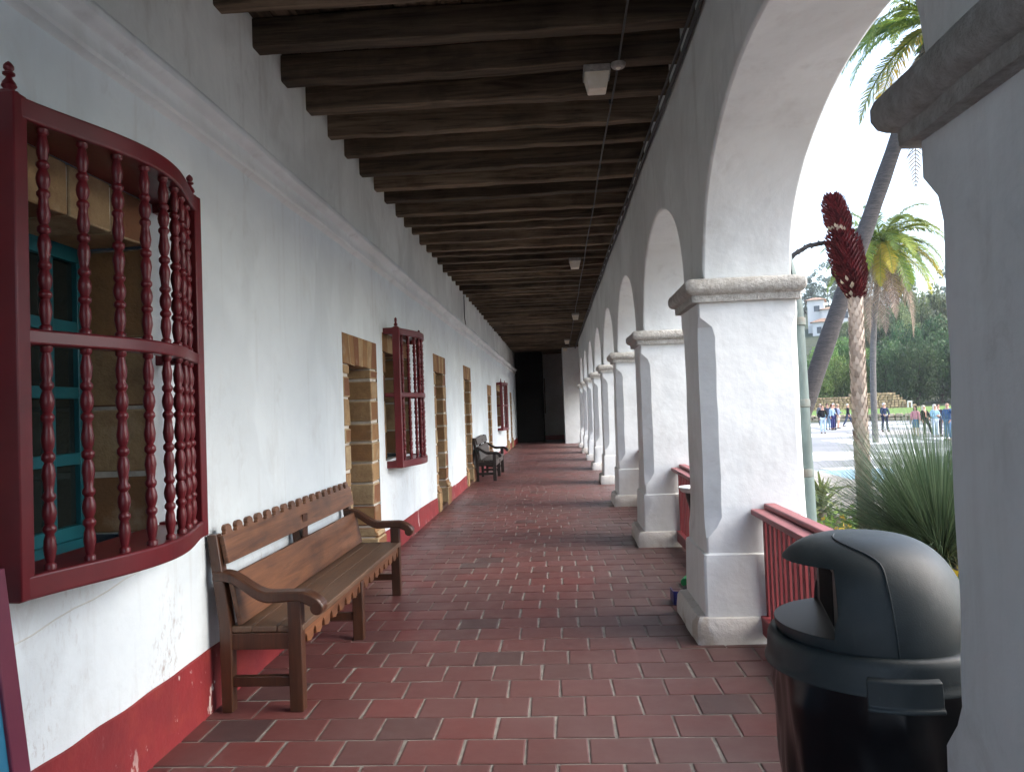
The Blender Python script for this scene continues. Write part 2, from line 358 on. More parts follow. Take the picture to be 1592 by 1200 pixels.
# ------------------------------------------------------------------ light
w=bpy.data.worlds.new('World'); S.world=w; w.use_nodes=True; nt=w.node_tree
sky=nt.nodes.new('ShaderNodeTexSky'); sky.sky_type='NISHITA'; sky.sun_disc=False
SUN_EL,SUN_AZ=R(42),R(100)            # azimuth clockwise from +Y
sky.sun_elevation=SUN_EL; sky.sun_rotation=SUN_AZ; sky.air_density=1; sky.dust_density=3
hs=nt.nodes.new('ShaderNodeHueSaturation'); hs.inputs['Saturation'].default_value=.92
nt.links.new(sky.outputs[0],hs.inputs['Color']); nt.links.new(hs.outputs[0],nt.nodes['Background'].inputs['Color'])
nt.nodes['Background'].inputs['Strength'].default_value=.15
sl=bpy.data.lights.new('sun','SUN'); sl.energy=.48; sl.angle=R(50); sl.color=(1,.995,.985)
so=bpy.data.objects.new('sun',sl); COL.objects.link(so)
d=Vector((math.sin(SUN_AZ)*math.cos(SUN_EL),math.cos(SUN_AZ)*math.cos(SUN_EL),math.sin(SUN_EL)))
so.rotation_euler=d.to_track_quat('Z','Y').to_euler(); so.location=(30,-10,40)
S.view_settings.view_transform='Standard'; S.view_settings.look='None'; S.view_settings.gamma=1
S.view_settings.exposure=2.2

# ================================================================== SETTING
XL=-1.97; Y0,Y1=-2.9,39.
def sk(y): return -.0058*(y-5.1)          # the colonnade closes in slightly
# ---- floor: every tile its own little slab in one sheet
def floor():
    b=MB(); rp=.265; tw=.2965; g=.015
    y=Y0; row=0
    while y<Y1:
        off=(row%2)*tw/2+random.uniform(-.012,.012)+.035*math.sin(row*.7)
        x=XL-.3+off-tw
        while x<1.72:
            x0=max(x+g/2,XL-.02); x1=min(x+tw-g/2,1.70)
            if x1-x0>.03:
                y0=y+g/2; y1=y+rp-g/2; z=random.uniform(-.0006,.0012); tx=random.uniform(-.0008,.0008); ty=random.uniform(-.0008,.0008); c=.006
                j=[random.uniform(-.0042,.0042) for _ in range(8)]
                q=[(x0+j[0],y0+j[1]),(x1+j[2],y0+j[3]),(x1+j[4],y1+j[5]),(x0+j[6],y1+j[7])]
                q2=[(x0+c+j[0],y0+c+j[1]),(x1-c+j[2],y0+c+j[3]),(x1-c+j[4],y1-c+j[5]),(x0+c+j[6],y1-c+j[7])]
                zz=[z-tx-ty,z+tx-ty,z+tx+ty,z-tx+ty]
                vs=[(p[0],p[1],-.012) for p in q]+[(p[0],p[1],zz[i]-.002) for i,p in enumerate(q)]+[(p[0],p[1],zz[i]) for i,p in enumerate(q2)]
                fs=[(8,9,10,11)]+[(i,(i+1)%4,4+(i+1)%4,4+i) for i in range(4)]+[(4+i,4+(i+1)%4,8+(i+1)%4,8+i) for i in range(4)]
                b.add(vs,fs,0)
            x+=tw
        y+=rp; row+=1
    b.add([(XL-.6,Y0,-.0055),(1.72,Y0,-.0055),(1.72,Y1,-.0055),(XL-.6,Y1,-.0055),(XL-.6,Y0,-.5),(1.72,Y0,-.5),(1.72,Y1,-.5),(XL-.6,Y1,-.5)],
          [(0,1,2,3),(1,5,6,2),(0,4,5,1),(3,2,6,7)],1)
    o=b.build('floor',[M['tile'],M['grout']]); tag(o,kind='structure')
floor()

# ---- the long wall
doors=[(6.86,8.17,2.36),(11.95,13.2,2.52),(15.75,17.05,2.54),(20.95,22.15,2.28),(28.0,29.2,2.25),(30.6,31.6,2.25)]
wins=[(2.22,3.57,1.06,2.45),(8.62,9.93,1.06,2.30),(24.2,25.8,1.02,2.18)]
bw=thing('mission_wall','long whitewashed arcade wall with red painted base and stone doorways','wall',(XL,4,0))
def part(b,name,mats,par,bevel=0,**k):
    o=b.build(name,mats,par,bevel,**k); 
    q=par; off=Vector((0,0,0))
    while q is not None: off+=q.location; q=q.parent
    o.location=-off; return o
def wall_sheet(b,X,ylo,yhi,zlo,zhi,holes):
    ys=sorted({ylo,yhi,*[h[0] for h in holes],*[h[1] for h in holes]}); zs=sorted({zlo,zhi,*[h[2] for h in holes],*[h[3] for h in holes]})
    for a,c in zip(ys,ys[1:]):
        for e,f in zip(zs,zs[1:]):
            my,mz=(a+c)/2,(e+f)/2
            if any(h[0]<my<h[1] and h[2]<mz<h[3] for h in holes): continue
            b.add([(X,a,e),(X,c,e),(X,c,f),(X,a,f)],[(0,1,2,3)])
b=MB(); holes=[(y0+.0,y1,-.3,zt) for (y0,y1,zt) in doors]+[(y0-.15,y1+.0,z0,z1+.22) for (y0,y1,z0,z1) in wins]
wall_sheet(b,XL,Y0,39,-.3,3.25,holes)
b.box(XL-.02,XL-.01,Y0,39,3.25,3.3)
b.box(XL-1.6,XL-1.5,Y0,39,-.4,4.6)          # the room side, closes the wall off
b.box(XL-1.5,XL-.001,Y0,Y0+.05,-.3,3.25); b.box(XL-1.5,XL-.001,38.9,38.95,-.3,3.25); b.box(XL-1.49,XL-.5,Y0+.06,38.8,3.25,3.28)
part(b,'plaster_wall',M['wall'],bw)
b=MB(); b.box(XL-.5,XL-.045,Y0,39,3.30,4.7); part(b,'upper_wall',M['upper'],bw)
# cornice: hand-run moulding, swept with a wobble
b=MB(); path=[];n=int((38.9-Y0)/.09)
for i in range(n+1):
    y=Y0+(38.9-Y0)*i/n; path.append((XL-.06+.007*mn.noise(Vector((0,y*1.1,3))),y,.022*mn.noise(Vector((5,y*.55,0)))+.006*mn.noise(Vector((9,y*3,0)))))
prof=[(0,3.155),(.06,3.165),(.075,3.18),(.098,3.188),(.106,3.205),(.100,3.235),(.088,3.275),(.092,3.30),(.112,3.312),(.135,3.318),(.152,3.335),(.154,3.36),(.142,3.385),(.118,3.41),(.07,3.425),(0,3.43)]
b.sweep(path,prof,lambda i:Vector((1,0,0)),0,True)
part(b,'cornice',M['arcade'],bw,ang=32)
# dado: painted band, irregular upper edge
b=MB(); segs=[]; ycur=Y0
for (y0,y1,zt) in doors: segs.append((ycur,y0-.03)); ycur=y1+.03
segs.append((ycur,38.9))
for (a,c) in segs:
    n=max(2,int((c-a)/.06)); vs=[]
    for i in range(n+1):
        y=a+(c-a)*i/n
        zt=.345-.011*max(0,min(10,y-3))+.028*mn.noise(Vector((y*.8,1,1)))+.006*mn.noise(Vector((y*5,2,1))); x=XL+.010+.004*mn.noise(Vector((y*1.5,7,1)))
        vs+=[(x+.012,y,-.02),(x+.006,y,.05),(x,y,zt-.006),(XL-.002,y,zt)]
    b.add(vs,[(i*4+k,i*4+k+1,i*4+k+5,i*4+k+4) for i in range(n) for k in range(3)],0,True)
part(b,'red_dado',M['dado'],bw)
# mortar fillet where the wall meets the tiles
def stones_col(b,mb,x0,x1,ya,yb,zs,j=.012,gap=.022):
    for z0,z1 in zip(zs,zs[1:]):
        b.box(x0+.0,x1+random.uniform(0,.006),ya+random.uniform(0,j),yb-random.uniform(0,j),z0+gap/2,z1-gap/2,j=.007)
    mb.box(x0+.01,x1-.010,ya+.024,yb-.024,zs[0],zs[-1])
def doorway(y0,y1,zt,i):
    dw=thing('doorway',None,None,(0,0,0)); dw.parent=bw; dw.location=Vector((XL,(y0+y1)/2,0))-bw.location
    hz=zt-.29; ja=y0+.2; jb=y1-.3; D=XL-.5
    st=MB(); mo=MB()
    zs=[.42]; 
    while zs[-1]<hz-.30: zs.append(zs[-1]+random.uniform(.205,.25))
    zs.append(hz)
    zs2=[z+random.uniform(-.03,.03) if 0<k<len(zs)-1 else z for k,z in enumerate(zs)]
    stones_col(st,mo,D,XL+.002,y0,ja,zs2); stones_col(st,mo,D,XL+.002,jb,y1,zs)
    for (ya,yb,sgn) in ((y0-.02,ja+.03,1),(jb-.03,y1+.03,-1)):        # plinth blocks with a moulded top
        st.box(D,XL+.045,ya,yb,0.001,.30,j=.004); st.prism([(D,.312),(XL+.045,.312),(XL+.036,.35),(XL+.012,.372),(XL+.010,.413),(D,.413)],1,ya+.015,yb-.015)
        mo.box(D+.02,XL-.004,ya+.02,yb-.02,.002,.42)
    part(st,'stone_jamb',M['stone'],dw,.014,seg=3); 
    ln=MB(); n=7; 
    for k in range(n):
        a0=y0+(y1-y0)*k/n; a1=y0+(y1-y0)*(k+1)/n; c=(y0+y1)/2; sp=.16
        f0=lambda y:c+(y-c)*(1-sp)
        ln.prism([(f0(a0)+.004,hz+.004),(f0(a1)-.004,hz+.004+random.uniform(-.012,.004)),(a1-.004,zt),(a0+.004,zt)] if 0<k<n-1 else
                 ([(y0,hz+.004),(f0(a1)-.004,hz+.004),(a1-.004,zt),(y0,zt)] if k==0 else [(f0(a0)+.004,hz+.004),(y1,hz+.004),(y1,zt),(a0+.004,zt)]),0,D,XL+.003+random.uniform(0,.004))
    mo.box(D+.01,XL-.003,y0+.01,y1-.01,hz+.02,zt-.01)
    part(ln,'lintel',M['stone'],dw,.006); part(mo,'mortar',M['mortar'],dw)
    dp=MB(); dp.box(D-.06,D+.02,ja-.05,jb+.05,.0,hz)
    for k in range(3):
        for r in range(2):
            ys=ja+.08+(jb-ja-.16)/3*k; dp.box(D+.02,D+.035,ys+.03,ys+(jb-ja-.16)/3-.03,.15+r*1.0,1.0+r*.95)
    dp.box(D,XL+.03,ja-.03,jb+.03,-.01,.06)
    part(dp,'door',M['bench_leg'],dw,.004)
for i,dd in enumerate(doors): doorway(*dd,i)
def window(y0,y1,z0,z1):
    wn=thing('window',None,None,(0,0,0)); wn.parent=bw; wn.location=Vector((XL,(y0+y1)/2,z0))-bw.location
    D=XL-.34; st=MB(); mo=MB(); zs=[z0]
    while zs[-1]<z1-.45: zs.append(zs[-1]+random.uniform(.28,.36))
    zs.append(z1)
    stones_col(st,mo,D-.1,XL-.012,y1,y1+.26,zs); stones_col(st,mo,D-.1,XL-.012,y0-.26,y0,zs)
    n=5
    for k in range(n):
        a0=y0-.15+(y1-y0+.15)*k/n; a1=y0-.15+(y1-y0+.15)*(k+1)/n; st.box(D-.1,XL-.003,a0+.007,a1-.007,z1,z1+.22,j=.004)
    mo.box(D-.08,XL-.012,y0-.14,y1-.01,z1+.01,z1+.21)
    part(st,'stone_surround',M['stone'],wn,.008); part(mo,'mortar',M['mortar'],wn)
    sl=MB(); sl.prism([(D-.1,z0-.09),(D-.1,z0-.07),(XL-.004,z0),(XL-.004,z0-.09)],1,y0-.02,y1+.02); sl.box(D-.1,XL-.004,y0-.02,y1+.02,z0-.2,z0-.09)
    part(sl,'sill',M['mortar'],wn)
    sa=MB(); pn=MB(); zb,ztp=z0-.07,z1+.02; x=D; nc=6; cw=(y1-y0)/nc
    sa.box(x-.05,x+.0,y0,y1,zb,zb+.13); sa.box(x-.05,x+.0,y0,y1,ztp-.09,ztp)
    rows=[zb+.13+(ztp-.09-zb-.13)*k/4 for k in range(5)]
    for r in rows[1:-1]: sa.box(x-.045,x-.006,y0,y1,r-.028,r+.028)
    for k in range(nc+1):
        ww=.034 if k%2==0 else .018; a=y0+cw*k; sa.box(x-.048,x-.003,max(y0,a-ww),min(y1,a+ww),zb+.13,ztp-.09)
    sa.box(x-.0,x+.03,y0,y1,zb,zb+.07)
    part(sa,'sash',M['teal'],wn,.004)
    pn.box(x-.04,x-.03,y0+.01,y1-.01,zb+.05,ztp-.05); part(pn,'pane',M['pane'],wn)
    bk=MB(); bk.box(x-.5,x-.45,y0-.3,y1+.3,z0-.3,z1+.3)
for ww in wins: window(*ww)
# crack line above the bench, a lightly chased groove under the first window
b=MB(); b.tube([(XL+.0,2.35+.12*i,.80+.012*i+.006*math.sin(i*1.7)) for i in range(13)],.0035,5); part(b,'plaster_crack',M['upper'],bw)

# ---- projecting grilles
BAL=[(0,.020),(.02,.020),(.03,.013),(.05,.016),(.09,.0215),(.13,.019),(.155,.014),(.17,.022),(.185,.022),(.2,.014),(.225,.021),(.25,.0235),(.275,.021),(.3,.014),(.315,.022),(.33,.022),(.345,.015),
     (.38,.018),(.42,.0225),(.455,.019),(.475,.013),(.49,.022),(.51,.022),(.525,.013),(.545,.019),(.58,.0225),(.62,.018),(.655,.015),(.67,.022),(.685,.022),(.7,.014),(.725,.021),(.75,.0235),(.775,.021),(.8,.014),(.815,.022),(.83,.022),(.845,.014),
     (.87,.019),(.91,.0215),(.95,.016),(.97,.013),(.98,.020),(1,.020)]
def grille(y0,y1,z0,z1,proj,bow,nb,label):
    g=thing('window_grille',label,'window grille',(XL,(y0+y1)/2,z0),0,'turned-bar window grilles on the white wall')
    L=y1-y0; zm=z0+(z1-z0)*.52; off=Vector((XL,(y0+y1)/2,z0))
    def pt(s): return Vector((proj+bow*max(0,math.sin(PI*s))**1.5,-L/2+L*s,0))
    N=36; path=[pt(.0+s/N) for s in range(N+1)]
    def side(i):
        t=(path[min(i+1,N)]-path[max(i-1,0)]).normalized(); return Vector((t.y,-t.x,0))
    H=z1-z0
    def rail(name,za,zb,d0,d1,lip=0):
        m=MB(); pr=[(d0,za),(d1-.006,za),(d1,za+.006),(d1,zb-.006),(d1-.006,zb),(d0,zb)]
        m.sweep(path,pr,side,0,False)
        for s in (0,1):
            yy=-L/2 if s==0 else L/2; m.box(.0,proj-.03,min(yy,yy+(.05 if s==0 else -.05)),max(yy,yy+(.05 if s==0 else -.05)),za+.002,zb-.002)
        return m.build(name,M['maroon'],g,.003,ang=30)
    rail('top_rail',H-.075,H,-.045,.03); rail('middle_rail',zm-z0-.027,zm-z0+.027,-.03,.026); rail('bottom_rail',0,.08,-.045,.03)
    for nm,za,zb in (('top_board',H-.03,H-.008),('bottom_board',.03,.066)):
        m=MB(); pl=[(p.x-.04,p.y) for p in path]+[(0,L/2-.01),(0,-L/2+.01)]; m.prism(pl,2,za,zb); m.build(nm,M['maroon'],g)
    for yy in (-L/2,L/2):
        m=MB(); s=1 if yy<0 else -1
        m.box(proj-.045,proj+.034,min(yy-.003*s,yy+.062*s),max(yy-.003*s,yy+.062*s),.002,H+.004); m.build('post',M['maroon'],g,.005)
        f=MB(); f.lathe([(.030,0),(.030,.008),(.014,.014),(.018,.02),(.024,.028),(.020,.04),(.011,.052),(.009,.06),(.019,.066),(.019,.072),(.010,.077),(.016,.086),(.016,.096),(.009,.106),(.002,.112)],(proj-.005,yy+.03*s,H+.003),12); f.build('finial',M['maroon'],g)
    mes={}
    for k in range(nb):
        s=(k+1.0)/(nb+1.0); p=pt(s)
        for za,zb in ((.08,zm-z0-.027),(zm-z0+.027,H-.075)):
            key=round(zb-za,4)
            if key not in mes:
                m=MB(); hh=zb-za; m.lathe([(r*1.0,t*hh) for t,r in BAL],(0,0,0),12)
                me=m.mesh('baluster',M['maroon']); me.polygons.foreach_set('use_smooth',[True]*len(me.polygons)); me.set_sharp_from_angle(angle=R(50)); mes[key]=me
            o=put('baluster',mes[key],g); o.location=(p.x-.004,p.y,za); o.rotation_euler=(0,0,random.uniform(0,6))
    return g
grille(2.36,3.66,1.03,2.70,.19,.155,8,'large dark red bowed grille of turned bars over the teal window, nearest the camera')
grille(8.52,10.02,.97,2.57,.15,.14,8,'dark red bowed window grille between the first two stone doorways')
grille(24.1,25.9,.90,2.44,.15,.13,8,'small-looking dark red window grille farthest down the white wall, past the dark bench')

# ---- colonnade
PY=[1.30]+[5.10+3.45*k for k in range(8)]
XI,XO=1.0,1.60
ar=thing('arcade','whitewashed arcade of stout square piers carrying round arches','arcade',(XI,5,0))
def ring_solid(b,levels,mi=0,nz=.006,sub=5,smooth=True,y0=0):
    """levels: (z,x0,x1,ya,yb,ch) stacked plan outlines; ch = chamfer of the two corridor-side corners"""
    rings=[]
    for (z,x0,x1,ya,yb,ch) in levels:
        c=max(ch,.012); k=.012
        k=max(k,ch*.45); c2=max(ch*.55,.012); P=[(x0,ya+c2),(x0+c,ya),(x1-k,ya),(x1,ya+k),(x1,yb-k),(x1-k,yb),(x0+c*.7,yb),(x0,yb-c)]
        out=[]
        for i,p in enumerate(P):
            q=P[(i+1)%8]; m=sub if i in (1,3,5,7) else 1
            for s in range(m): 
                t=s/m; out.append((p[0]+(q[0]-p[0])*t,p[1]+(q[1]-p[1])*t,z))
        rings.append(out)
    n=len(rings[0]); vs=[];fs=[]
    for r in rings:
        for p in r:
            d=mn.noise_vector(Vector((p[0]*2.3,p[1]*2.3+y0,p[2]*1.6)))*nz+mn.noise_vector(Vector((p[0]*7,p[1]*7,p[2]*6+3)))*nz*.35
            vs.append((p[0]+d.x,p[1]+d.y,p[2]+d.z*.4))
    for i in range(len(rings)-1):
        for k in range(n): fs.append((i*n+k,i*n+(k+1)%n,(i+1)*n+(k+1)%n,(i+1)*n+k))
    fs.append(list(range(n))[::-1]); fs.append([(len(rings)-1)*n+k for k in range(n)])
    b.add(vs,fs,mi,smooth)
def pier(y):
    pr=thing('pier',None,None,(0,0,0)); pr.parent=ar; pr.location=Vector((XI+sk(y),y,0))-ar.location
    s=sk(y)
    def sec(g,x0,ya,x1=None,yb=None): return (XI+s+x0,XO+s+(x1 if x1 is not None else -x0*.5),y+ya,y+.85-(yb if yb is not None else ya))
    b=MB(); L=[]
    for z,x,ya in ((-.02,-.150,0),(.06,-.152,-.002),(.135,-.146,.004),(.165,-.13,.02),(.178,-.08,.05)): L.append((z,*sec(0,x,ya),.02))
    ring_solid(b,L,0,.012,8,True,y); part(b,'base',M['base'],pr,ang=35)
    b=MB(); L=[]
    for z,x,ya in ((.15,-.082,.04),(.30,-.080,.045),(.45,-.076,.05),(.545,-.074,.055),(.572,-.068,.06),(.585,-.04,.08)): L.append((z,*sec(0,x,ya),.015))
    ring_solid(b,L,0,.008,8,True,y+3); part(b,'plinth',M['base'] if y<0 else M['arcade'],pr,ang=38)
    b=MB(); L=[]; nz=26
    for i in range(nz+1):
        z=.55+(2.30-.55)*i/nz; t=(z-.58)/1.7
        ch=0
        if .70<z<2.16: ch=.105*min(1,((z-.70)/.12))**.5*min(1,((2.16-z)/.10))**.5+.008*mn.noise(Vector((z*4,y,2)))
        L.append((z,*sec(0,-.05+.012*t,.075+.01*t),max(ch,0)))
    ring_solid(b,L,0,.008,6,True,y+7); part(b,'shaft',M['arcade'],pr,ang=19)
    b=MB(); L=[]
    for z,x,ya in ((2.262,-.03,.085),(2.264,-.078,.045),(2.285,-.080,.043),(2.309,-.080,.043),(2.312,-.088,.036),(2.318,-.104,.020),(2.332,-.120,.002),(2.352,-.128,-.006),(2.385,-.128,-.006),(2.405,-.120,.002),(2.416,-.104,.018),(2.42,-.02,.09)): L.append((z,*sec(0,x,ya),.02))
    ring_solid(b,L,0,.012,10,True,y+11); part(b,'capital',M['cap'],pr,ang=40)
for y in PY: pier(y)
# arch wall, one mesh
b=MB(); ZT=4.75; SP=2.38
ups=[(y+.09,y+.77) for y in PY]
def awx(y): return sk(y)
def col(y,z,jit=True):
    s=awx(y); n=mn.noise(Vector((y*1.7,z*1.7,4)))*.008; m=mn.noise(Vector((y*1.7,z*1.7,14)))*.008
    return (XI+s+n,y,z),(XO+s+m,y,z)
def strip(ys,zs):
    base0=len(b.v); vs=[];n=len(ys); K=7
    for y,z in zip(ys,zs):
        for k in range(K+1):
            zz=z+(ZT-z)*k/K; a,c=col(y,zz); vs+= [a,c]
    m=2*(K+1); fs=[]
    for i in range(n-1):
        for k in range(K):
            o=i*m+2*k; p=(i+1)*m+2*k
            fs.append((o,p,p+2,o+2)); fs.append((o+1,o+3,p+3,p+1))
        fs.append((i*m,i*m+1,(i+1)*m+1,(i+1)*m))
    b.add(vs,fs,0,True)
    for q in range(len(b.f)-len(fs),len(b.f)):
        if len(b.f[q])==4 and all((v-base0)%2==0 for v in b.f[q]): b.m[q]=1
for i,(a,c) in enumerate(ups):
    strip(list(np.linspace(a,c,5)),[SP]*5)
    if i+1<len(ups):
        e=ups[i+1][0]; h=(e-c)/2; rise=1.03 if i==0 else .99
        N=34; ys=[];zs=[]
        for k in range(N+1):
            t=PI*k/N; ys.append(c+h-h*math.cos(t)); zs.append(SP+rise*math.sin(t)**.92+.010*mn.noise(Vector((ys[-1]*2,i,0)))*math.sin(t))
        strip(ys,zs)
part(b,'arch_wall',[M['arcade'],M['inner']],ar,.022,ang=45)
b=MB(); b.box(XI+.02,XO,Y0,1.36,-.3,ZT); part(b,'light_block_wall',[M['inner']],ar,.02)  # unseen wall added to block side light around the nearest pier
# ---- far end: a return wall, a dark passage and its back wall
ew=thing('end_wall','shadowed wall and dark passage closing the far end of the corridor','wall',(0,33,0))
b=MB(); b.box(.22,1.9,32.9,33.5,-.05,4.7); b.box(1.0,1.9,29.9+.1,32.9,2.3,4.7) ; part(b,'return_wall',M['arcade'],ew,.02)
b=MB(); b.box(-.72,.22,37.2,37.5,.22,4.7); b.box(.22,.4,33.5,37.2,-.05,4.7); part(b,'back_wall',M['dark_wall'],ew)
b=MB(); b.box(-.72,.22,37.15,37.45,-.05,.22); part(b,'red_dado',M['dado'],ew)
b=MB(); b.box(-1.96,-.74,35.0,35.1,-.05,4.7); b.box(-.76,-.72,35.0,37.3,-.05,4.7); b.box(-2.2,1.9,38.8,39,-.05,4.7); part(b,'passage_darkness',M['black'],ew)  # black sheets stand in for the unlit depth of the passage
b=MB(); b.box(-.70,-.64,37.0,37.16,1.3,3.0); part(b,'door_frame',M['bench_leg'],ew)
b=MB(); b.box(XL-.5,2.2,Y0-.1,Y0-.02,4.6,4.8)
# ---- ceiling
cl=thing('timber_ceiling','dark timber ceiling of rough beams and planks over the corridor','ceiling',(0,0,4.15))
bmesh_vars=[]
for k in range(6):
    m=MB(); x0,x1=XL-.15,1.10; n=16; vs=[]
    for i in range(n+1):
        x=x0+(x1-x0)*i/n; w0=.056+.004*k+.010*mn.noise(Vector((x*1.6,k*5,0))); h0=.0+.018*mn.noise(Vector((x*1.3,k*5,7)))+.008*mn.noise(Vector((x*5,k*5,9)))
        dy=.02*mn.noise(Vector((x*.7,k*5,3)))
        vs+= [(x,dy-w0,h0),(x,dy+w0,h0+.004),(x,dy+w0,.212),(x,dy-w0,.212)]
    fs=[(i*4+a,i*4+(a+1)%4,i*4+4+(a+1)%4,i*4+4+a) for i in range(n) for a in range(4)]+[(3,2,1,0),(n*4,n*4+1,n*4+2,n*4+3)]
    m.add(vs,fs); me=m.mesh('beam',M['beam']); bmesh_vars.append(me)
y=-2.372; i=2
while y<37:
    o=put('beam',bmesh_vars[i%6 if i%3 else (i*7)%6],cl,.008,1); o.location=(0,y+random.uniform(-.03,.03),-.005+random.uniform(-.016,.018)); o.rotation_euler=(0,random.uniform(-.006,.006),random.uniform(-.008,.008))
    y+=.574; i+=1
b=MB(); x=XL-.2
while x<1.3:
    w_=random.uniform(.13,.2); yy=Y0
    while yy<39:
        l=random.uniform(1.6,3.4); z=.208+random.uniform(0,.012); b.box(x,x+w_-.006,yy,min(39,yy+l)-.005,z,z+.03); yy+=l
    x+=w_
b.box(XL-.6,2.0,Y0,39,.252,.30)
o=b.build('ceiling_planks',M['plank'],cl)
# ---- lamps, conduits
for k,(x,y,lab) in enumerate(((.38,5.72,'white glass ceiling lamp nearest the camera, the largest looking'),(.37,13.1,'second white ceiling lamp along the dark beams'),(.55,20.9,'third ceiling lamp from the camera, near the arches'),(.40,28.9,'fourth ceiling lamp, near the far end of the corridor'),(.36,32.6,'farthest and smallest looking ceiling lamp before the dark passage'))):
    t=thing('ceiling_lamp',lab,'lamp',(x,y,4.13),0,'ceiling lamps under the beams')
    m=MB(); m.box(-.10,.10,-.10,.10,-.03,.012); m.build('lamp_base',M['lampmetal'],t,.005)
    m=MB(); a,c=.095,.068; m.add([(-a,-a,-.03),(a,-a,-.03),(a,a,-.03),(-a,a,-.03),(-c,-c,-.16),(c,-c,-.16),(c,c,-.16),(-c,c,-.16)],[(0,1,2,3),(4,5,6,7),(0,1,5,4),(1,2,6,5),(2,3,7,6),(3,0,4,7)]); m.build('lamp_shade',M['lampglass'],t,.008)
    m=MB(); m.box(-.10,.10,-.10,.10,-.042,-.03); m.build('lamp_rim',M['lampmetal'],t)
b=MB(); b.tube([(.53+.006*math.sin(k),-2.5+.6*k,4.118+.004*math.sin(k*2.1)) for k in range(59)],.008,6)
for k in range(20): b.box(.515,.545,-2.3+1.72*k,-2.28+1.72*k,4.105,4.14)
o=b.build('conduit',M['conduit']); tag(o,'thin dark conduit running along under the ceiling beams','conduit')
t=thing('smoke_detector','small round smoke detector on the beams beside the nearest ceiling lamp','smoke detector',(.53,5.55,4.10))
m=MB(); m.lathe([(.055,0),(.055,-.015),(.045,-.03),(.02,-.034)],(0,0,0),20); m.build('detector_body',M['lampmetal'],t); m=MB(); m.lathe([(.02,-.034),(.012,-.042)],(0,0,0),12); m.build('sensor_cap',M['lampglass'],t)
b=MB()
for kx,kz,rd in ((.012,.0,.016),(.045,.02,.011)):
    b.tube([(XI+sk(-3+.7*k)-.02-kx,-2.5+.7*k,4.075+kz+.012*math.sin(k*.9+kx*40)) for k in range(52)],rd,6)
o=b.build('cable_bundle',M['conduit']); tag(o,'dark cables strung along the top of the arcade wall','cable')
b=MB(); b.tube([(XL-.03,16.6,4.12),(XL-.03,16.6,3.62),(XL-.02,16.7,3.47)]+[(XL+.03,17+.5*k,3.425+.01*math.sin(k)) for k in range(32)],.012,6)
o=b.build('wall_cable',M['conduit']); tag(o,'black cable dropping from the beams and running on the wall moulding','cable')

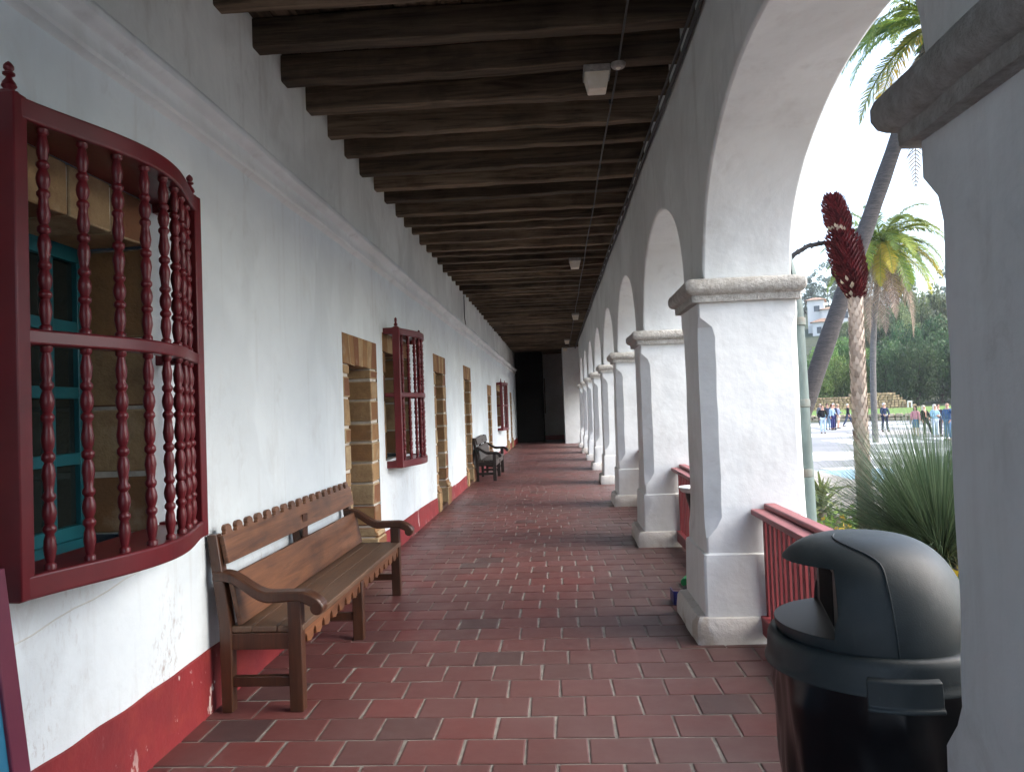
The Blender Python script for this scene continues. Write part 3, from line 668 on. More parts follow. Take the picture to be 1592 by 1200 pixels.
# ================================================================== BENCHES
def bench(label,loc,L,legs,mats,crest,apron_notch,x_front=.45):
    wood,legm,seatm=mats
    t=thing('wooden_bench',label,'bench',loc,0,'wooden benches against the white wall')
    def at(z): return .125-.105*(z-.46)/.54         # lean of the back
    for ly in legs:
        end=ly in (legs[0],legs[-1])
        m=MB(); hb=.965 if end else .90
        m.prism([(.035,0),(.095,0),(.098,.44),(at(.965)+.0,hb),(at(.965)-.055,hb),(.030,.46)],1,ly-.035,ly+.035); m.build('back_leg',legm,t,.006)
        m=MB(); m.box(x_front-.038,x_front+.038,ly-.033,ly+.033,0,.625 if end else .41); m.build('front_leg',legm,t,.005)
        m=MB(); m.box(.09,x_front-.03,ly-.02,ly+.02,.135,.19); m.build('stretcher',legm,t,.004)
        m=MB(); m.box(.09,x_front-.03,ly-.022,ly+.022,.335,.425); m.build('seat_rail',legm,t,.004)
    for ly in (legs[0],legs[-1]):
        up=[];lo=[]
        for k in range(25):
            s=k/24; x=.0+s*.60
            z=.765-.115*(lambda q:q*q*(3-2*q))(min(1,max(0,(s-.10)/.42))); 
            if s>.80: z-=.055*((s-.80)/.2)**2
            th=.050+.012*math.sin(PI*min(1,s*1.2))
            up.append((x,z)); lo.append((x,z-th if s<.78 else z-th-.020*math.sin(PI*(s-.78)/.22*.9)))
        m=MB(); m.prism(up+[(.612,up[-1][1]-.03)]+lo[::-1],1,ly-.046,ly+.046); zc=up[-1][1]-.036; m.prism([(.578+.038*math.cos(a_*PI/9),zc+.040*math.sin(a_*PI/9)) for a_ in range(18)],1,ly-.047,ly+.047); m.build('armrest',legm,t,.010,ang=50)
    m=MB()
    y0,y1=legs[0]-.03,legs[-1]+.03
    for k,(xa,xb) in enumerate(((.08,.205),(.208,.345),(.348,x_front+.042))): m.box(xa,xb,y0+.01,y1-.01,.428,.462+.001*k)
    # cut back so that the corner posts pass beside the seat
    m.build('seat',seatm,t,.006)
    def board(name,za,zb,outline_top=None,th=.028):
        m=MB(); ya,yb=legs[0]-.01,legs[-1]+.01; n=int(L/.08)
        pts=[(ya,za),(yb,za)]
        pts+= outline_top(ya,yb,zb) if outline_top else [(yb,zb),(ya,zb)]
        ang=math.atan2(.105,.54); 
        mt=Matrix.Translation((at(za),0,za))@Matrix.Rotation(-ang,4,'Y')
        m.prism([(p[0],(p[1]-za)/math.cos(ang)) for p in pts],0,0,th,mat=mt); return m.build(name,wood,t,.004,ang=30)
    board('lower_back_board',.465,.735)
    def scal(ya,yb,z):
        out=[(yb,z)]; n=17; p=(yb-ya-.02)/n; y=yb-.01
        for k in range(n):
            c=y-p/2
            for dx,dz in ((.046,0),(.046,.012),(.036,.016),(.040,.030),(.030,.044),(.012,.052),(-.012,.052),(-.030,.044),(-.040,.030),(-.036,.016),(-.046,.012),(-.046,0)):
                out.append((c+dx,z+dz))
            y-=p
        return out+[(ya,z)]
    def plain(ya,yb,z):
        q=[(yb,z),(yb-.3,z)]
        return q+[((ya+yb)/2+.5*math.cos(a*PI/12)*.9,z+.035*math.sin(a*PI/12)) for a in range(0,13)]+[(ya+.3,z),(ya,z)]
    board('crest_board',.80,.955,scal if crest else plain)
    if not crest:
        def teeth(ya,yb,z):
            out=[];n=14;p=(yb-ya)/n
            for k in range(n): y=yb-k*p; out+=[(y,z-.02),(y-p*.25,z),(y-p*.5,z),(y-p*.75,z-.02)]
            return out
        board('carved_slat',.74,.775,teeth,.02)
    m=MB(); pts=[(y0+.03,.43),(y0+.03,.325)]; n=16; p=(y1-y0-.06)/n; y=y0+.03
    for k in range(n):
        c=y+p/2
        if apron_notch:
            pts+=[(y+.02,.325),(c-.045,.338),(c-.030,.335),(c-.022,.372),(c,.392),(c+.022,.372),(c+.030,.335),(c+.045,.338)]
        y+=p
    pts+=[(y1-.03,.325),(y1-.03,.43)]
    m.prism(pts,0,x_front-.002,x_front+.024); m.build('apron',wood,t,.003,ang=30)
    m=MB(); m.box(at(.7)-.005,at(.7)+.001,legs[1]-.05,legs[1]+.05,.5,.9); m.build('back_brace',legm,t)
    return t
bench('long brown wooden bench with scalloped crest and apron, nearest the camera',(-1.93,4.05,0),2.65,(.06,1.33,2.59),(M['bench'],M['bench_leg'],M['bench_seat']),True,True)
bench('dark weathered wooden bench farther down the wall past the third doorway',(-1.93,16.85,0),2.4,(.06,1.2,2.34),(M['bench_grey'],M['bench_black'],M['bench_grey']),False,False)

# ---- board leaning on the wall at the left edge
t=thing('notice_board','maroon framed blue board leaning on the wall below the nearest grille','notice board',(-1.578,1.9,0))
lean=Matrix.Rotation(-math.atan2(.14,1.18),4,'Y')
m=MB()
for (ya,yb,za,zb) in ((-.55,-.48,0,1.18),(.25,.32,0,1.18),(-.48,.25,0,.07),(-.48,.25,1.11,1.18)): m.box(-.02,.02,ya,yb,za,zb,mat=lean)
m.build('board_frame',M['sign'],t,.004)
m=MB(); m.box(-.012,.008,-.48,.25,.07,1.11,mat=lean); m.build('board_panel',M['blue'],t)

# ================================================================== RAILINGS
def railing(ya,yb,label):
    x=1.34+sk((ya+yb)/2); t=thing('railing',label,'railing',(x,(ya+yb)/2,0),0,'red wooden railings between the piers'); h=(yb-ya)/2
    m=MB(); m.box(-.10,.05,-h,h,.835,.872); m.build('top_rail',M['rail_top'],t,.006)
    m=MB(); m.box(-.015,.065,-h,h,.8735,.908); m.build('cap_rail',M['rail_top'],t,.010)
    m=MB(); m.box(-.075,.045,-h,h,.06,.175); m.build('bottom_rail',M['rail'],t,.008)
    n=int((yb-ya)/.098); me=MB().box(-.022,.022,-.022,.022,.175,.836).mesh('baluster',M['rail'])
    for k in range(n):
        o=put('baluster',me,t,.003,1); o.location=(-.012,-h+(k+.5)*(yb-ya)/n,0); o.rotation_euler=(0,0,random.uniform(-.05,.05))
    return t
railing(1.30+.78,5.17,'nearest red wooden railing, running behind the black bin')
railing(5.10+.78,8.62,'red wooden railing behind the nearest full pier, beside the steel bowl')
railing(8.55+.78,12.07,'red railing mostly hidden behind the third pier')

# ================================================================== BIN
bx,by=.955,2.47
t=thing('litter_bin','black domed litter bin with a bagged drum beside the nearest pier','bin',(bx,by,0),R(-11.7))
def dome_pt(a,s):
    """a azimuth, s 0..1 up the dome"""
    z=.862+.305*math.sin(s*PI/2)**.97; r=.283*max(0,math.cos(s*PI/2))**.58
    x=r*math.cos(a); y=r*math.sin(a)
    f=max(0,-math.cos(a)); x*=1+.10*f*math.sin(s*PI)**.8
    x-=.018*math.sin(s*PI/2)
    return Vector((x,y,z))
m=MB(); n=64; K=22; vs=[dome_pt(2*PI*k/n,i/K*.985) for i in range(K+1) for k in range(n)]
fs=[(i*n+k,i*n+(k+1)%n,(i+1)*n+(k+1)%n,(i+1)*n+k) for i in range(K) for k in range(n)]+[list(range(n))[::-1],[K*n+k for k in range(n)]]
m.add(vs,fs,0,True); dome=m.build('dome_lid',[M['canlid'],M['canblack']],t,ang=60)
c=MB(); c.box(-.6,-.130,-.245,.245,.900,1.090,1); cut=c.build('cutter',[M['canlid'],M['canblack']]); cut.parent=t
bo=dome.modifiers.new('opening','BOOLEAN'); bo.operation='DIFFERENCE'; bo.object=cut; bo.solver='EXACT'
bpy.context.view_layer.update(); dg=bpy.context.evaluated_depsgraph_get(); me=bpy.data.meshes.new_from_object(dome.evaluated_get(dg)); dome.modifiers.clear(); dome.data=me; me.name='dome_lid'
bpy.data.objects.remove(cut)
be=dome.modifiers.new('bevel','BEVEL'); be.width=.006; be.segments=2; be.limit_method='ANGLE'; be.angle_limit=R(50)
m=MB(); a=.0; m.prism([(-.16,.915),(.16,.915),(.16,1.075),(-.16,1.075)],0,-.132,-.1285); m.build('opening',M['black'],t)  # black plate in place of the dark bin interior
m=MB(); path=[]
for i in range(20):
    s=i/19*.55; path.append(dome_pt(R(-86),s)*1.0)
for i in range(1,14):
    q=i/13; s=.55+.37*math.sin(q*PI/2)**.9; path.append(dome_pt(R(-86-78*q*q*(3-2*q)),s))
path=[Vector((p.x*1.003,p.y*1.003,p.z+.001)) for p in path]
m.tube(path,.0032,6); m.build('seam',M['canlid'],t)
m=MB(); m.lathe([(.20,.845),(.292,.868),(.300,.866),(.308,.858),(.314,.842),(.317,.800),(.320,.782),(.325,.776),(.325,.768),(.316,.766),(.30,.772),(.2,.82)],(0,0,0),72,cap=False); m.build('collar',M['canlid'],t,ang=50)
m=MB(); vs=[];n=14
for i in range(n+1):
    a_=R(-103+34*i/n)
    for (r,z) in ((.317,.822),(.332,.815),(.336,.748),(.342,.742),(.342,.733),(.31,.733)): vs.append((r*math.cos(a_),r*math.sin(a_),z))
m.add(vs,[(i*6+k,i*6+k+1,i*6+k+7,i*6+k+6) for i in range(n) for k in range(5)]+[(0,1,2,3,4,5),tuple(n*6+k for k in range(6))],0,True); m.build('latch_flap',M['canlid'],t,.003,ang=35)
m=MB(); vs=[]
for i in range(7):
    a_=R(-53+11*i/6)
    for (r,z) in ((.3155,.822),(.3195,.822),(.3205,.808),(.317,.808)): vs.append((r*math.cos(a_),r*math.sin(a_),z))
m.add(vs,[(i*4+k,i*4+(k+1)%4,i*4+4+(k+1)%4,i*4+4+k) for i in range(6) for k in range(4)]+[(0,1,2,3),(24,25,26,27)]); m.build('slot',M['canblack'],t)
m=MB(); m.lathe([(.185,.0),(.19,.02),(.195,.3),(.24,.74),(.24,.75)],(0,0,0),48); m.build('drum',M['drum'],t)
m=MB(); n=120; K=34; vs=[]
for i in range(K+1):
    z=.785-.62*i/K
    for k in range(n):
        a_=2*PI*k/n; q=Vector((math.cos(a_)*2.2,math.sin(a_)*2.2,z*1.6)); f=min(1,i/6)
        r=.289-.040*i/K+f*(.012+.016*mn.noise(q)+.014*abs(mn.noise(q*2.6))+.007*math.sin(a_*7+z*9+4*mn.noise(q*.8)))
        zz=z+(0 if i<K else .05*mn.noise(Vector((a_*2,0,0)))); vs.append((r*math.cos(a_),r*math.sin(a_),zz))
m.add(vs,[(i*n+k,i*n+(k+1)%n,(i+1)*n+(k+1)%n,(i+1)*n+k) for i in range(K) for k in range(n)],0,True); m.build('bin_bag',M['bag'],t,ang=180)

# ---- steel bowl on a stand, dustpan, bottle
t=thing('ash_stand','white steel bowl on a dark post behind the nearest full pier','ash stand',(1.125,6.6,.0))
m=MB(); m.lathe([(.02,.815),(.06,.818),(.11,.835),(.125,.862),(.132,.867),(.128,.876),(.11,.872),(.07,.855),(.01,.85)],(0,0,0),28); m.build('bowl',M['white_metal'],t)
m=MB(); m.lathe([(.13,0),(.13,.02),(.045,.04),(.04,.4),(.045,.68),(.07,.78),(.075,.822)],(0,0,0),20); m.build('post',M['canblack'],t)
t=thing('dustpan','blue plastic dustpan on the tiles beside the nearest full pier','dustpan',(.945,6.2,0))
m=MB(); m.box(-.10,.10,-.10,.10,.004,.012); m.box(-.10,-.09,-.10,.10,.012,.10); m.box(.09,.10,-.10,.10,.012,.085); m.prism([(-.10,.012),(.10,.012),(.10,.095),(-.10,.11)],1,-.10,-.092); m.build('pan',M['bluepl'],t,.003)
m=MB(); m.tube([(.0,.0,.08),(.12,.05,.10),(.24,.1,.10)],.012,8); m.build('handle',M['bluepl'],t)
t=thing('bottle','small green plastic bottle on the floor behind the nearest full pier','bottle',(1.03,6.72,.036),1.2)
m=MB(); m.lathe([(.034,0),(.036,.01),(.036,.12),(.03,.15),(.013,.17),(.013,.185)],(0,0,0),16); m.v=[(c,b_,a) for a,b_,c in m.v]; m.build('bottle_body',M['greenpl'],t)
m=MB(); m.lathe([(.016,.183),(.016,.2)],(0,0,0),14); m.v=[(c,b_,a) for a,b_,c in m.v]; m.build('bottle_cap',M['white_metal'],t)
# ---- downspout
t=thing('downspout','green patinated copper downspout on the outside of the nearest full pier','downspout',(1.75,5.62,-.3))
m=MB(); m.tube([(.02,.0,0),(.015,0,1.0),(.0,0,2.0),(-.01,0,2.55),(-.025,0,2.72),(-.07,0,2.9),(-.09,0,3.02),(-.09,0,4.2)],.056,16); m.build('pipe',M['patina'],t)
for z in (.55,1.36,1.86,2.45):
    m=MB(); m.lathe([(.057,-.03),(.063,-.026),(.063,.02),(.058,.03)],(.012-.006*z,0,z),16); m.build('collar',M['patina2'],t)

# ================================================================== OUTSIDE GROUND
def terr(x,y):
    d=.39*x+.92*y; s=min(1,max(0,(d-96)/170)); s=s*s*(3-2*s)
    return -.75+.65*min(1,max(0,(d-74)/8))+30*s+ (2.5*mn.noise(Vector((x*.012,y*.012,0)))*s)
b=MB(); vs=[];nx,ny=90,90
for j in range(ny+1):
    for i in range(nx+1):
        x=-69+ (488)*i/nx; y=-59+603*j/ny; vs.append((x,y,terr(x,y)))
b.add(vs,[(j*(nx+1)+i,j*(nx+1)+i+1,(j+1)*(nx+1)+i+1,(j+1)*(nx+1)+i) for j in range(ny) for i in range(nx)],0,True)
tag(b.build('hill',M['hillground'],ang=180),kind='structure')
b=MB(); b.add([(-69.5,-59.5,-6),(419.5,-59.5,-6),(419.5,544.5,-6),(-69.5,544.5,-6)],[(0,1,2,3)]); tag(b.build('ground',M['hillground']),kind='structure')
b=MB(); b.add([(-40,-50,-.70),(70,-50,-.70),(70,44,-.70),(29.5,68.5,-.70),(18,75,-.70),(-40,100,-.70)],[(0,1,2,3,4,5)]); tag(b.build('plaza',M['asphalt']),kind='structure')
b=MB()
rnd=random.Random(3)
for r in range(7):
    for c_ in range(11):
        x0=7.9+c_*4.6+rnd.uniform(-.3,.3)+r*.4; y0=12+r*8.2+rnd.uniform(-.6,.6)
        if .39*x0+.92*y0>66 or rnd.random()<.14: continue
        ww,hh=rnd.uniform(2.6,3.9),rnd.uniform(3.6,5.6); an=rnd.uniform(-.03,.03)
        mt=Matrix.Translation((x0,y0,-.696))@Matrix.Rotation(an,4,'Z'); mi=0 if rnd.random()<.82 else 2
        b.add([mt@Vector(p) for p in ((0,0,0),(ww,0,0),(ww,hh,0),(0,hh,0))],[(0,1,2,3)],mi)
b.add([(7.7,20.5,-.6955),(10.6,20.5,-.6955),(10.6,24.4,-.6955),(7.7,24.4,-.6955)],[(0,1,2,3)],1)
tag(b.build('ground_paint',[M['chalk'],M['chalk2'],M['chalk3']]),kind='structure')
b=MB(); yy=-12
while yy<44:
    b.box(4.95,7.35,yy+.006,yy+1.5-.006,-.8,-.555); yy+=1.5
b.box(7.355,7.5,-12,44,-.8,-.56); tag(b.build('pavement',M['concrete'],None,.01,seg=1),kind='structure')
b=MB(); n=20; vs=[]
for j in range(60):
    for i in range(n+1):
        x=1.73+3.2*i/n; y=-12+56*j/59; e=min(1,(n-i)/3)
        vs.append((x,y,-.57+(.24+.05*mn.noise(Vector((x*.9,y*.9,0))))*e))
b.add(vs,[(j*(n+1)+i,j*(n+1)+i+1,(j+1)*(n+1)+i+1,(j+1)*(n+1)+i) for j in range(59) for i in range(n)],0,True)
tag(b.build('garden_bed',M['soil'],ang=180),kind='structure')
b=MB(); b.add([(18.2,75.0,-.22),(60,51.5,-.22),(75,62,.12),(30,95,.12),(14,92,.1)],[(0,1,2,3,4)]); tag(b.build('lawn',M['lawn']),kind='structure')

def cards(C,size,aspect=.6,up=.0):
    """leaf cards at centres C (n,3): random quads"""
    n=len(C); d1=rng.normal(size=(n,3)); d1[:,2]*=.7; d1/=np.linalg.norm(d1,axis=1)[:,None]
    d2=np.cross(d1,rng.normal(size=(n,3))); d2/=np.linalg.norm(d2,axis=1)[:,None]
    s=(size*rng.uniform(.6,1.35,n))[:,None]
    a=C-d1*s*.5; b_=C+d2*s*aspect*.5; c=C+d1*s*.5; e=C-d2*s*aspect*.5
    V=np.stack([a,b_,c,e],1).reshape(-1,3); return V,np.arange(4*n).reshape(-1,4)
def blades(base,tip,sag,width,seg=5):
    """ribbon blades; base,tip (n,3); sag lowers the tip parabolically"""
    n=len(base); T=np.linspace(0,1,seg+1); d=tip-base; side=np.cross(d,np.array([0,0,1.])); side+=rng.normal(size=side.shape)*.3*np.linalg.norm(side,axis=1)[:,None]; side/=np.linalg.norm(side,axis=1)[:,None]+1e-9
    V=[]
    for t in T:
        p=base+d*t; p[:,2]-=sag*t*t; w_=(width*(1-.85*t))[:,None]
        V.append(np.stack([p-side*w_,p+side*w_],1))
    V=np.stack(V,1).reshape(-1,3); k=2*(seg+1)
    o=(np.arange(n)*k)[:,None,None]; q=np.array([[2*i,2*i+1,2*i+3,2*i+2] for i in range(seg)])[None]
    return V,(o+q).reshape(-1,4)
# grass tree
def grass_tree(loc,n,rad,label):
    t=thing('grass_tree',label,'plant',loc)
    th=rng.uniform(0,2*PI,n); el=np.arcsin(np.clip(rng.beta(2.6,1.3,n),.26,1)); L=rad*rng.uniform(.80,1.12,n)
    base=np.stack([.10*np.cos(th),.10*np.sin(th),rng.uniform(.06,.34,n)],1)
    tip=base+np.stack([np.cos(th)*np.cos(el)*L,np.sin(th)*np.cos(el)*L,np.sin(el)*L],1)
    V,F_=blades(base,tip,rng.uniform(.0,.22,n)*np.cos(el),np.full(n,.0050),6); put('blades',npmesh('blades',V,F_,M['blade'],smooth=True),t)
    n2=170; th=rng.uniform(0,2*PI,n2); L=rng.uniform(.45,.8,n2); base=np.stack([.12*np.cos(th),.12*np.sin(th),rng.uniform(.1,.3,n2)],1)
    tip=base+np.stack([np.cos(th)*L,np.sin(th)*L,rng.uniform(.15,.42,n2)],1)
    V,F_=blades(base,tip,rng.uniform(.35,.75,n2),np.full(n2,.0045),8); put('dry_blades',npmesh('dry_blades',V,F_,M['blade_dry'],smooth=True),t)
    m=MB(); m.lathe([(.13,-.1),(.15,.1),(.13,.3),(.05,.4)],(0,0,0),12); m.build('stem',M['bark'],t); return t
grass_tree((4.10,8.60,-.36),5600,1.54,'big spiky green grass tree growing beyond the red railing')
# aloe by the downspout
def aloe(loc,label):
    t=thing('aloe_plant',label,'plant',loc); n=90
    th=rng.uniform(0,2*PI,n); el=rng.uniform(-.15,1.25,n); L=rng.uniform(.42,.62,n)
    base=np.stack([.05*np.cos(th),.05*np.sin(th),rng.uniform(.15,.55,n)],1); tip=base+np.stack([np.cos(th)*np.cos(el)*L,np.sin(th)*np.cos(el)*L,np.sin(el)*L],1)
    V,F_=blades(base,tip,rng.uniform(.05,.22,n),np.full(n,.03),8); put('leaves',npmesh('leaves',V,F_,M['aloe'],smooth=True),t)
    m=MB(); m.lathe([(.06,-.1),(.07,.2),(.04,.4)],(0,0,0),10); m.build('stem',M['husk'],t)
aloe((4.05,12.2,-.36),'yellowish green aloe rosette beside the copper downspout')
# ground cover
n=5200; x=rng.uniform(2.0,4.9,n); y=rng.uniform(5,17,n); keep=np.array([mn.noise(Vector((a*.7,c*.5,2)))>-.25 for a,c in zip(x,y)])
C=np.stack([x,y,-.30+rng.uniform(-.04,.10,n)],1)[keep]
V,F_=cards(C,.10,.7); mi=(rng.uniform(size=len(F_))<np.where((C[:,0]<4.85)&(C[:,1]<12.0),.26,.06)).astype(int)
tag(put('ground_cover',npmesh('ground_cover',V,F_,[M['cover'],M['yellow']],mi)),'low green ground cover with yellow flowers beside the pavement','ground cover',kind='stuff')

# ---- flower spike
t=thing('flower_spike','tall pale scaly stalk topped by a dark red flower spike','plant',(3.70,9.55,-.4))
def spine(z):   # local stem axis
    if z<3.25: return Vector((-.045*math.sin(z*.9)*.6,0,z))
    q=z-3.25; return Vector((-.02-.16*q-.015*q*q,0,z))
m=MB(); m.tube([spine(z) for z in np.linspace(0,3.5,30)],lambda s:.082-.012*s,14); m.build('stalk',M['husk'],t)
sc=MB()
for k in range(420):
    z=.1+3.25*k/420; a_=k*2.39996; p=spine(z); r=.084-.010*z/3.4; o_=Vector((math.cos(a_),math.sin(a_),0)); tg=Vector((-math.sin(a_),math.cos(a_),0))
    w_=.030;l=.10
    sc.add([p+o_*r-tg*w_,p+o_*r+tg*w_,p+o_*(r+.016)+tg*w_*.6+Vector((0,0,l*.6)),p+o_*(r+.020)+Vector((0,0,l)),p+o_*(r+.016)-tg*w_*.6+Vector((0,0,l*.6))],[(0,1,2,3,4)])
sc.build('husk_scales',M['husk'],t)
bl=MB(); core=MB(); wb=MB()
def rb(z):   # bloom radius
    if z<3.45: return .07+.10*min(1,(z-3.15)/.30)
    if z<4.03: return .175+.015*math.sin((z-3.35)/.67*PI)-.085*max(0,(z-3.88)/.15)**1.3
    q=(z-4.03)/.44; return .132*min(1,.68+q*2.2)*(max(0,1-q**2.6))**.5+.004
core.tube([spine(z) for z in np.linspace(3.15,4.44,28)],lambda s:max(.01,rb(3.15+1.29*s)*.84),14)
nb=1000
for k in range(nb):
    z=3.18+1.28*(k/nb); a_=k*2.39996; p=spine(z); r=rb(z); o_=Vector((math.cos(a_),math.sin(a_),0)); tg=Vector((-math.sin(a_),math.cos(a_),0)); l=random.uniform(.06,.10); w_=.019
    u_=(o_*random.uniform(.55,1.0)+Vector((-.1,0,1))).normalized(); b0=p+o_*r*.84; md=b0+u_*l*.5+o_*.022
    tp=b0+u_*l+o_*.012
    bl.add([b0-tg*w_*.7,b0+tg*w_*.7,md+tg*w_,tp,md-tg*w_],[(0,1,2,3,4)],1 if (z<3.42 and random.random()<.13) or (4.0<z<4.06 and math.cos(a_)<.2 and random.random()<.6) else 0)
core.build('bloom_core',M['bract'],t); bl.build('bracts',[M['bract'],M['husk']],t)
m=MB(); P=[]
for k in range(22):
    s=k/21; P.append((-.85+.95*s-.25*(1-s)**3,.25,-.0+3.95*min(1,(1-(1-s)**2.6))-.0-.09*max(0,(s-.62)/.38)**2))
t2=thing('bare_flower_stalk','thin dark flower stalk arching out from behind the nearest full pier','plant',(3.62,9.7,-.4))
m=MB(); P=[(-1.25,0,0),(-1.22,0,1.2),(-1.12,0,2.4),(-.98,0,3.1),(-.80,0,3.55),(-.60,0,3.80),(-.42,0,3.90),(-.22,0,3.93),(-.02,0,3.88),(.08,0,3.80)]
m.tube(P,lambda s:.036-.010*s,10); m.build('stalk',M['palm_trunk'],t2)
m=MB()
for k in range(60):
    s=.25+.75*k/60*.98; i=min(len(P)-2,int(s*(len(P)-1))); f=s*(len(P)-1)-i; p=Vector(P[i]).lerp(Vector(P[i+1]),f); a_=k*2.4; o_=Vector((0,math.cos(a_),math.sin(a_)))
    m.add([p+o_*.025-Vector((.02,0,0)),p+o_*.025+Vector((.02,0,0)),p+o_*.05],[(0,1,2)])
m.build('bud_scales',M['palm_trunk'],t2)

# ---- palms
def frond(par,base,dirv,L,droop,mat,leaf=.5,nl=58,lw=.030):
    d_=Vector(dirv).normalized(); side=d_.cross(Vector((0,0,1)))
    if side.length<.05: side=Vector((1,0,0))
    side.normalize(); P=[];p=Vector(base); v=d_.copy(); st=L/24
    for i in range(25):
        P.append(p.copy()); v=(v+Vector((0,0,-droop*st/L*(.5+1.5*i/24)))).normalized(); p=p+v*st
    m=MB(); m.tube(P,lambda s:.028*(1-.85*s)+.004,5)
    for i in range(nl):
        s=.10+.90*i/nl; q=s*24; k=min(23,int(q)); a=P[k].lerp(P[k+1],q-k); tg=(P[k+1]-P[k]).normalized(); nrm=side.cross(tg).normalized()
        ll=leaf*(math.sin(PI*min(1,s*.92+.10))**.7)*random.uniform(.8,1.1)
        for sg in (-1,1):
            dv=(side*sg*random.uniform(.75,.95)+tg*random.uniform(.55,.8)+nrm*random.uniform(.05,.35)).normalized()
            w_=tg*lw*leaf/.5; mid=a+dv*ll*.55; tip=a+dv*ll+Vector((0,0,-ll*random.uniform(.15,.5)))
            m.add([a-w_*.6,a+w_*.6,mid+w_+Vector((0,0,-.02)),tip,mid-w_+Vector((0,0,-.02))],[(0,1,2,3,4)],1)
    return m.build('frond',[M['palm_dead'] if mat=='palm_dead' else M['palm_green'],M[mat]],par)
def palm(label,base,top,r0,r1,bark,nf,L,rngseed,crown,nd=9,bow=.6,lw=.03):
    random.seed(rngseed); B=Vector(base); T=Vector(top)-B
    t=thing('palm_tree',label,'palm tree',base); P=[]
    for i in range(40):
        s=i/39; P.append(T*s+Vector((-bow*math.sin(PI*s),0,0)))
    m=MB(); m.tube(P,lambda s:(r0+(r1-r0)*s)*(1+.03*math.sin(s*190)),14); m.build('trunk',M[bark],t)
    for k in range(nf):
        a=k*2.39996+random.uniform(-.2,.2); e=math.asin(min(.97,max(-.35,crown[0]+(crown[1]-crown[0])*k/nf)))
        mat='palm_green' if k>nf*.35 or random.random()<.3 else 'palm_yellow'
        frond(t,T,(math.cos(a)*math.cos(e),math.sin(a)*math.cos(e),math.sin(e)),L*random.uniform(.85,1.1),random.uniform(1.2,2.0),mat,L*.17,84,lw)
    for k in range(nd):
        a=k*2.39996+1; frond(t,T+Vector((0,0,-.2)),(math.cos(a)*.5,math.sin(a)*.5,-.55),L*random.uniform(.8,1.45),random.uniform(1.9,3.2),'palm_dead',L*.15,44,max(lw,.024))
    return t
palm('tall leaning palm with dark trunk crossing behind the red flower spike',(5.5,20.,-.72),(10.15,20.,11.2),.24,.165,'palm_trunk',22,3.4,21,(-.25,.95),14,.0,.017)
palm('shorter palm with yellowing fronds right behind the red flower spike',(15.3,38.,-.72),(16.05,38.,9.0),.15,.13,'grey_trunk',44,3.5,33,(-.5,.95),20,.25,.019)
random.seed(11)

# ---- stone walls
def stones(b,P0,P1,h,th,size,topfn,mi=0):
    P0=Vector(P0);P1=Vector(P1); d_=(P1-P0); L=d_.length; d_.normalize(); nn=Vector((-d_.y,d_.x,0)); z=0
    while z<h:
        rh=size*random.uniform(.75,1.2); s=random.uniform(-.5,0)*size
        while s<L:
            w_=size*random.uniform(.9,2.0)
            if z<topfn(max(0,min(1,(s+w_/2)/L)))*h:
                c=P0+d_*(s+w_/2)+Vector((0,0,z+rh/2)); vs=[]
                for sx in (-1,1):
                    for sy in (-1,1):
                        for sz in (-1,1): vs.append(c+d_*sx*w_*.47*random.uniform(.82,1)+nn*sy*th*.5*random.uniform(.85,1.1)+Vector((0,0,sz*rh*.47*random.uniform(.82,1))))
                b.add(vs,[(0,1,3,2),(4,6,7,5),(0,4,5,1),(2,3,7,6),(0,2,6,4),(1,5,7,3)],mi)
            s+=w_
        z+=rh
b=MB(); stones(b,(17.5,75.4,-.72),(60,51.4,-.72),.50,.45,.36,lambda s:1)
tag(b.build('stone_kerb_wall',M['curbstone'],None,.05,seg=1),'low wall of pale rounded stones along the lawn edge','wall')
b=MB(); stones(b,(25.5,86,-.3),(38.8,85,-.3),2.05,.6,.27,lambda s:min(1,(.72+.35*s)) if s<.80 else max(.18,1-(s-.80)/.2*.85))
tag(b.build('ruined_stone_wall',M['rubble'],None,.03,seg=1),'long tan rubble wall on the lawn, its right end broken down','wall')
t=thing('white_sign_post','small white two-legged sign post on the lawn before the dark trees','sign post',(37.8,84.5,-.1))
for x in (-.2,.2): MB().box(x-.05,x+.05,-.05,.05,0,.95).build('leg',M['white_metal'],t)
MB().box(-.25,.25,-.06,.06,.80,.95).build('crossbar',M['white_metal'],t)

# ---- trees
def crown_mesh(name,mat,nclump,ncard,size,flat=.8,spread=.75,cr=.36,hole=0):
    C=[]
    for k in range(nclump):
        v=rng.normal(size=3); v/=np.linalg.norm(v); r=spread*rng.uniform(.35,1)**.5; c=v*r; c[2]=c[2]*flat
        rad=cr*rng.uniform(.6,1.25); n=ncard//nclump
        p=rng.normal(size=(n,3)); p/=np.linalg.norm(p,axis=1)[:,None]; p*=(rad*rng.uniform(.55,1.05,n)**.6)[:,None]; p[:,2]*=.72
        C.append(p+c)
    C=np.concatenate(C); V,F_=cards(C,size,.65); return npmesh(name,V,F_,M[mat])
def trunk_mesh(h,r,seed,nb=5):
    q=random.Random(seed); m=MB(); P=[(.12*q.uniform(-1,1)*i*.25,.12*q.uniform(-1,1)*i*.25,h*i/6) for i in range(7)]
    m.tube(P,lambda s:r*(1.25-.75*s),8)
    for k in range(nb):
        a=k*2.4+q.uniform(-.3,.3); s=q.uniform(.45,.95); i=int(s*6); p=Vector(P[i]); e=Vector((math.cos(a)*.62,math.sin(a)*.62,h+q.uniform(.0,.5)))
        m.tube([p,p.lerp(e,.5)+Vector((0,0,-.05)),e],lambda s:r*.55*(1-.75*s),6)
    return m.mesh('trunk',M['bark'])
KIND={}
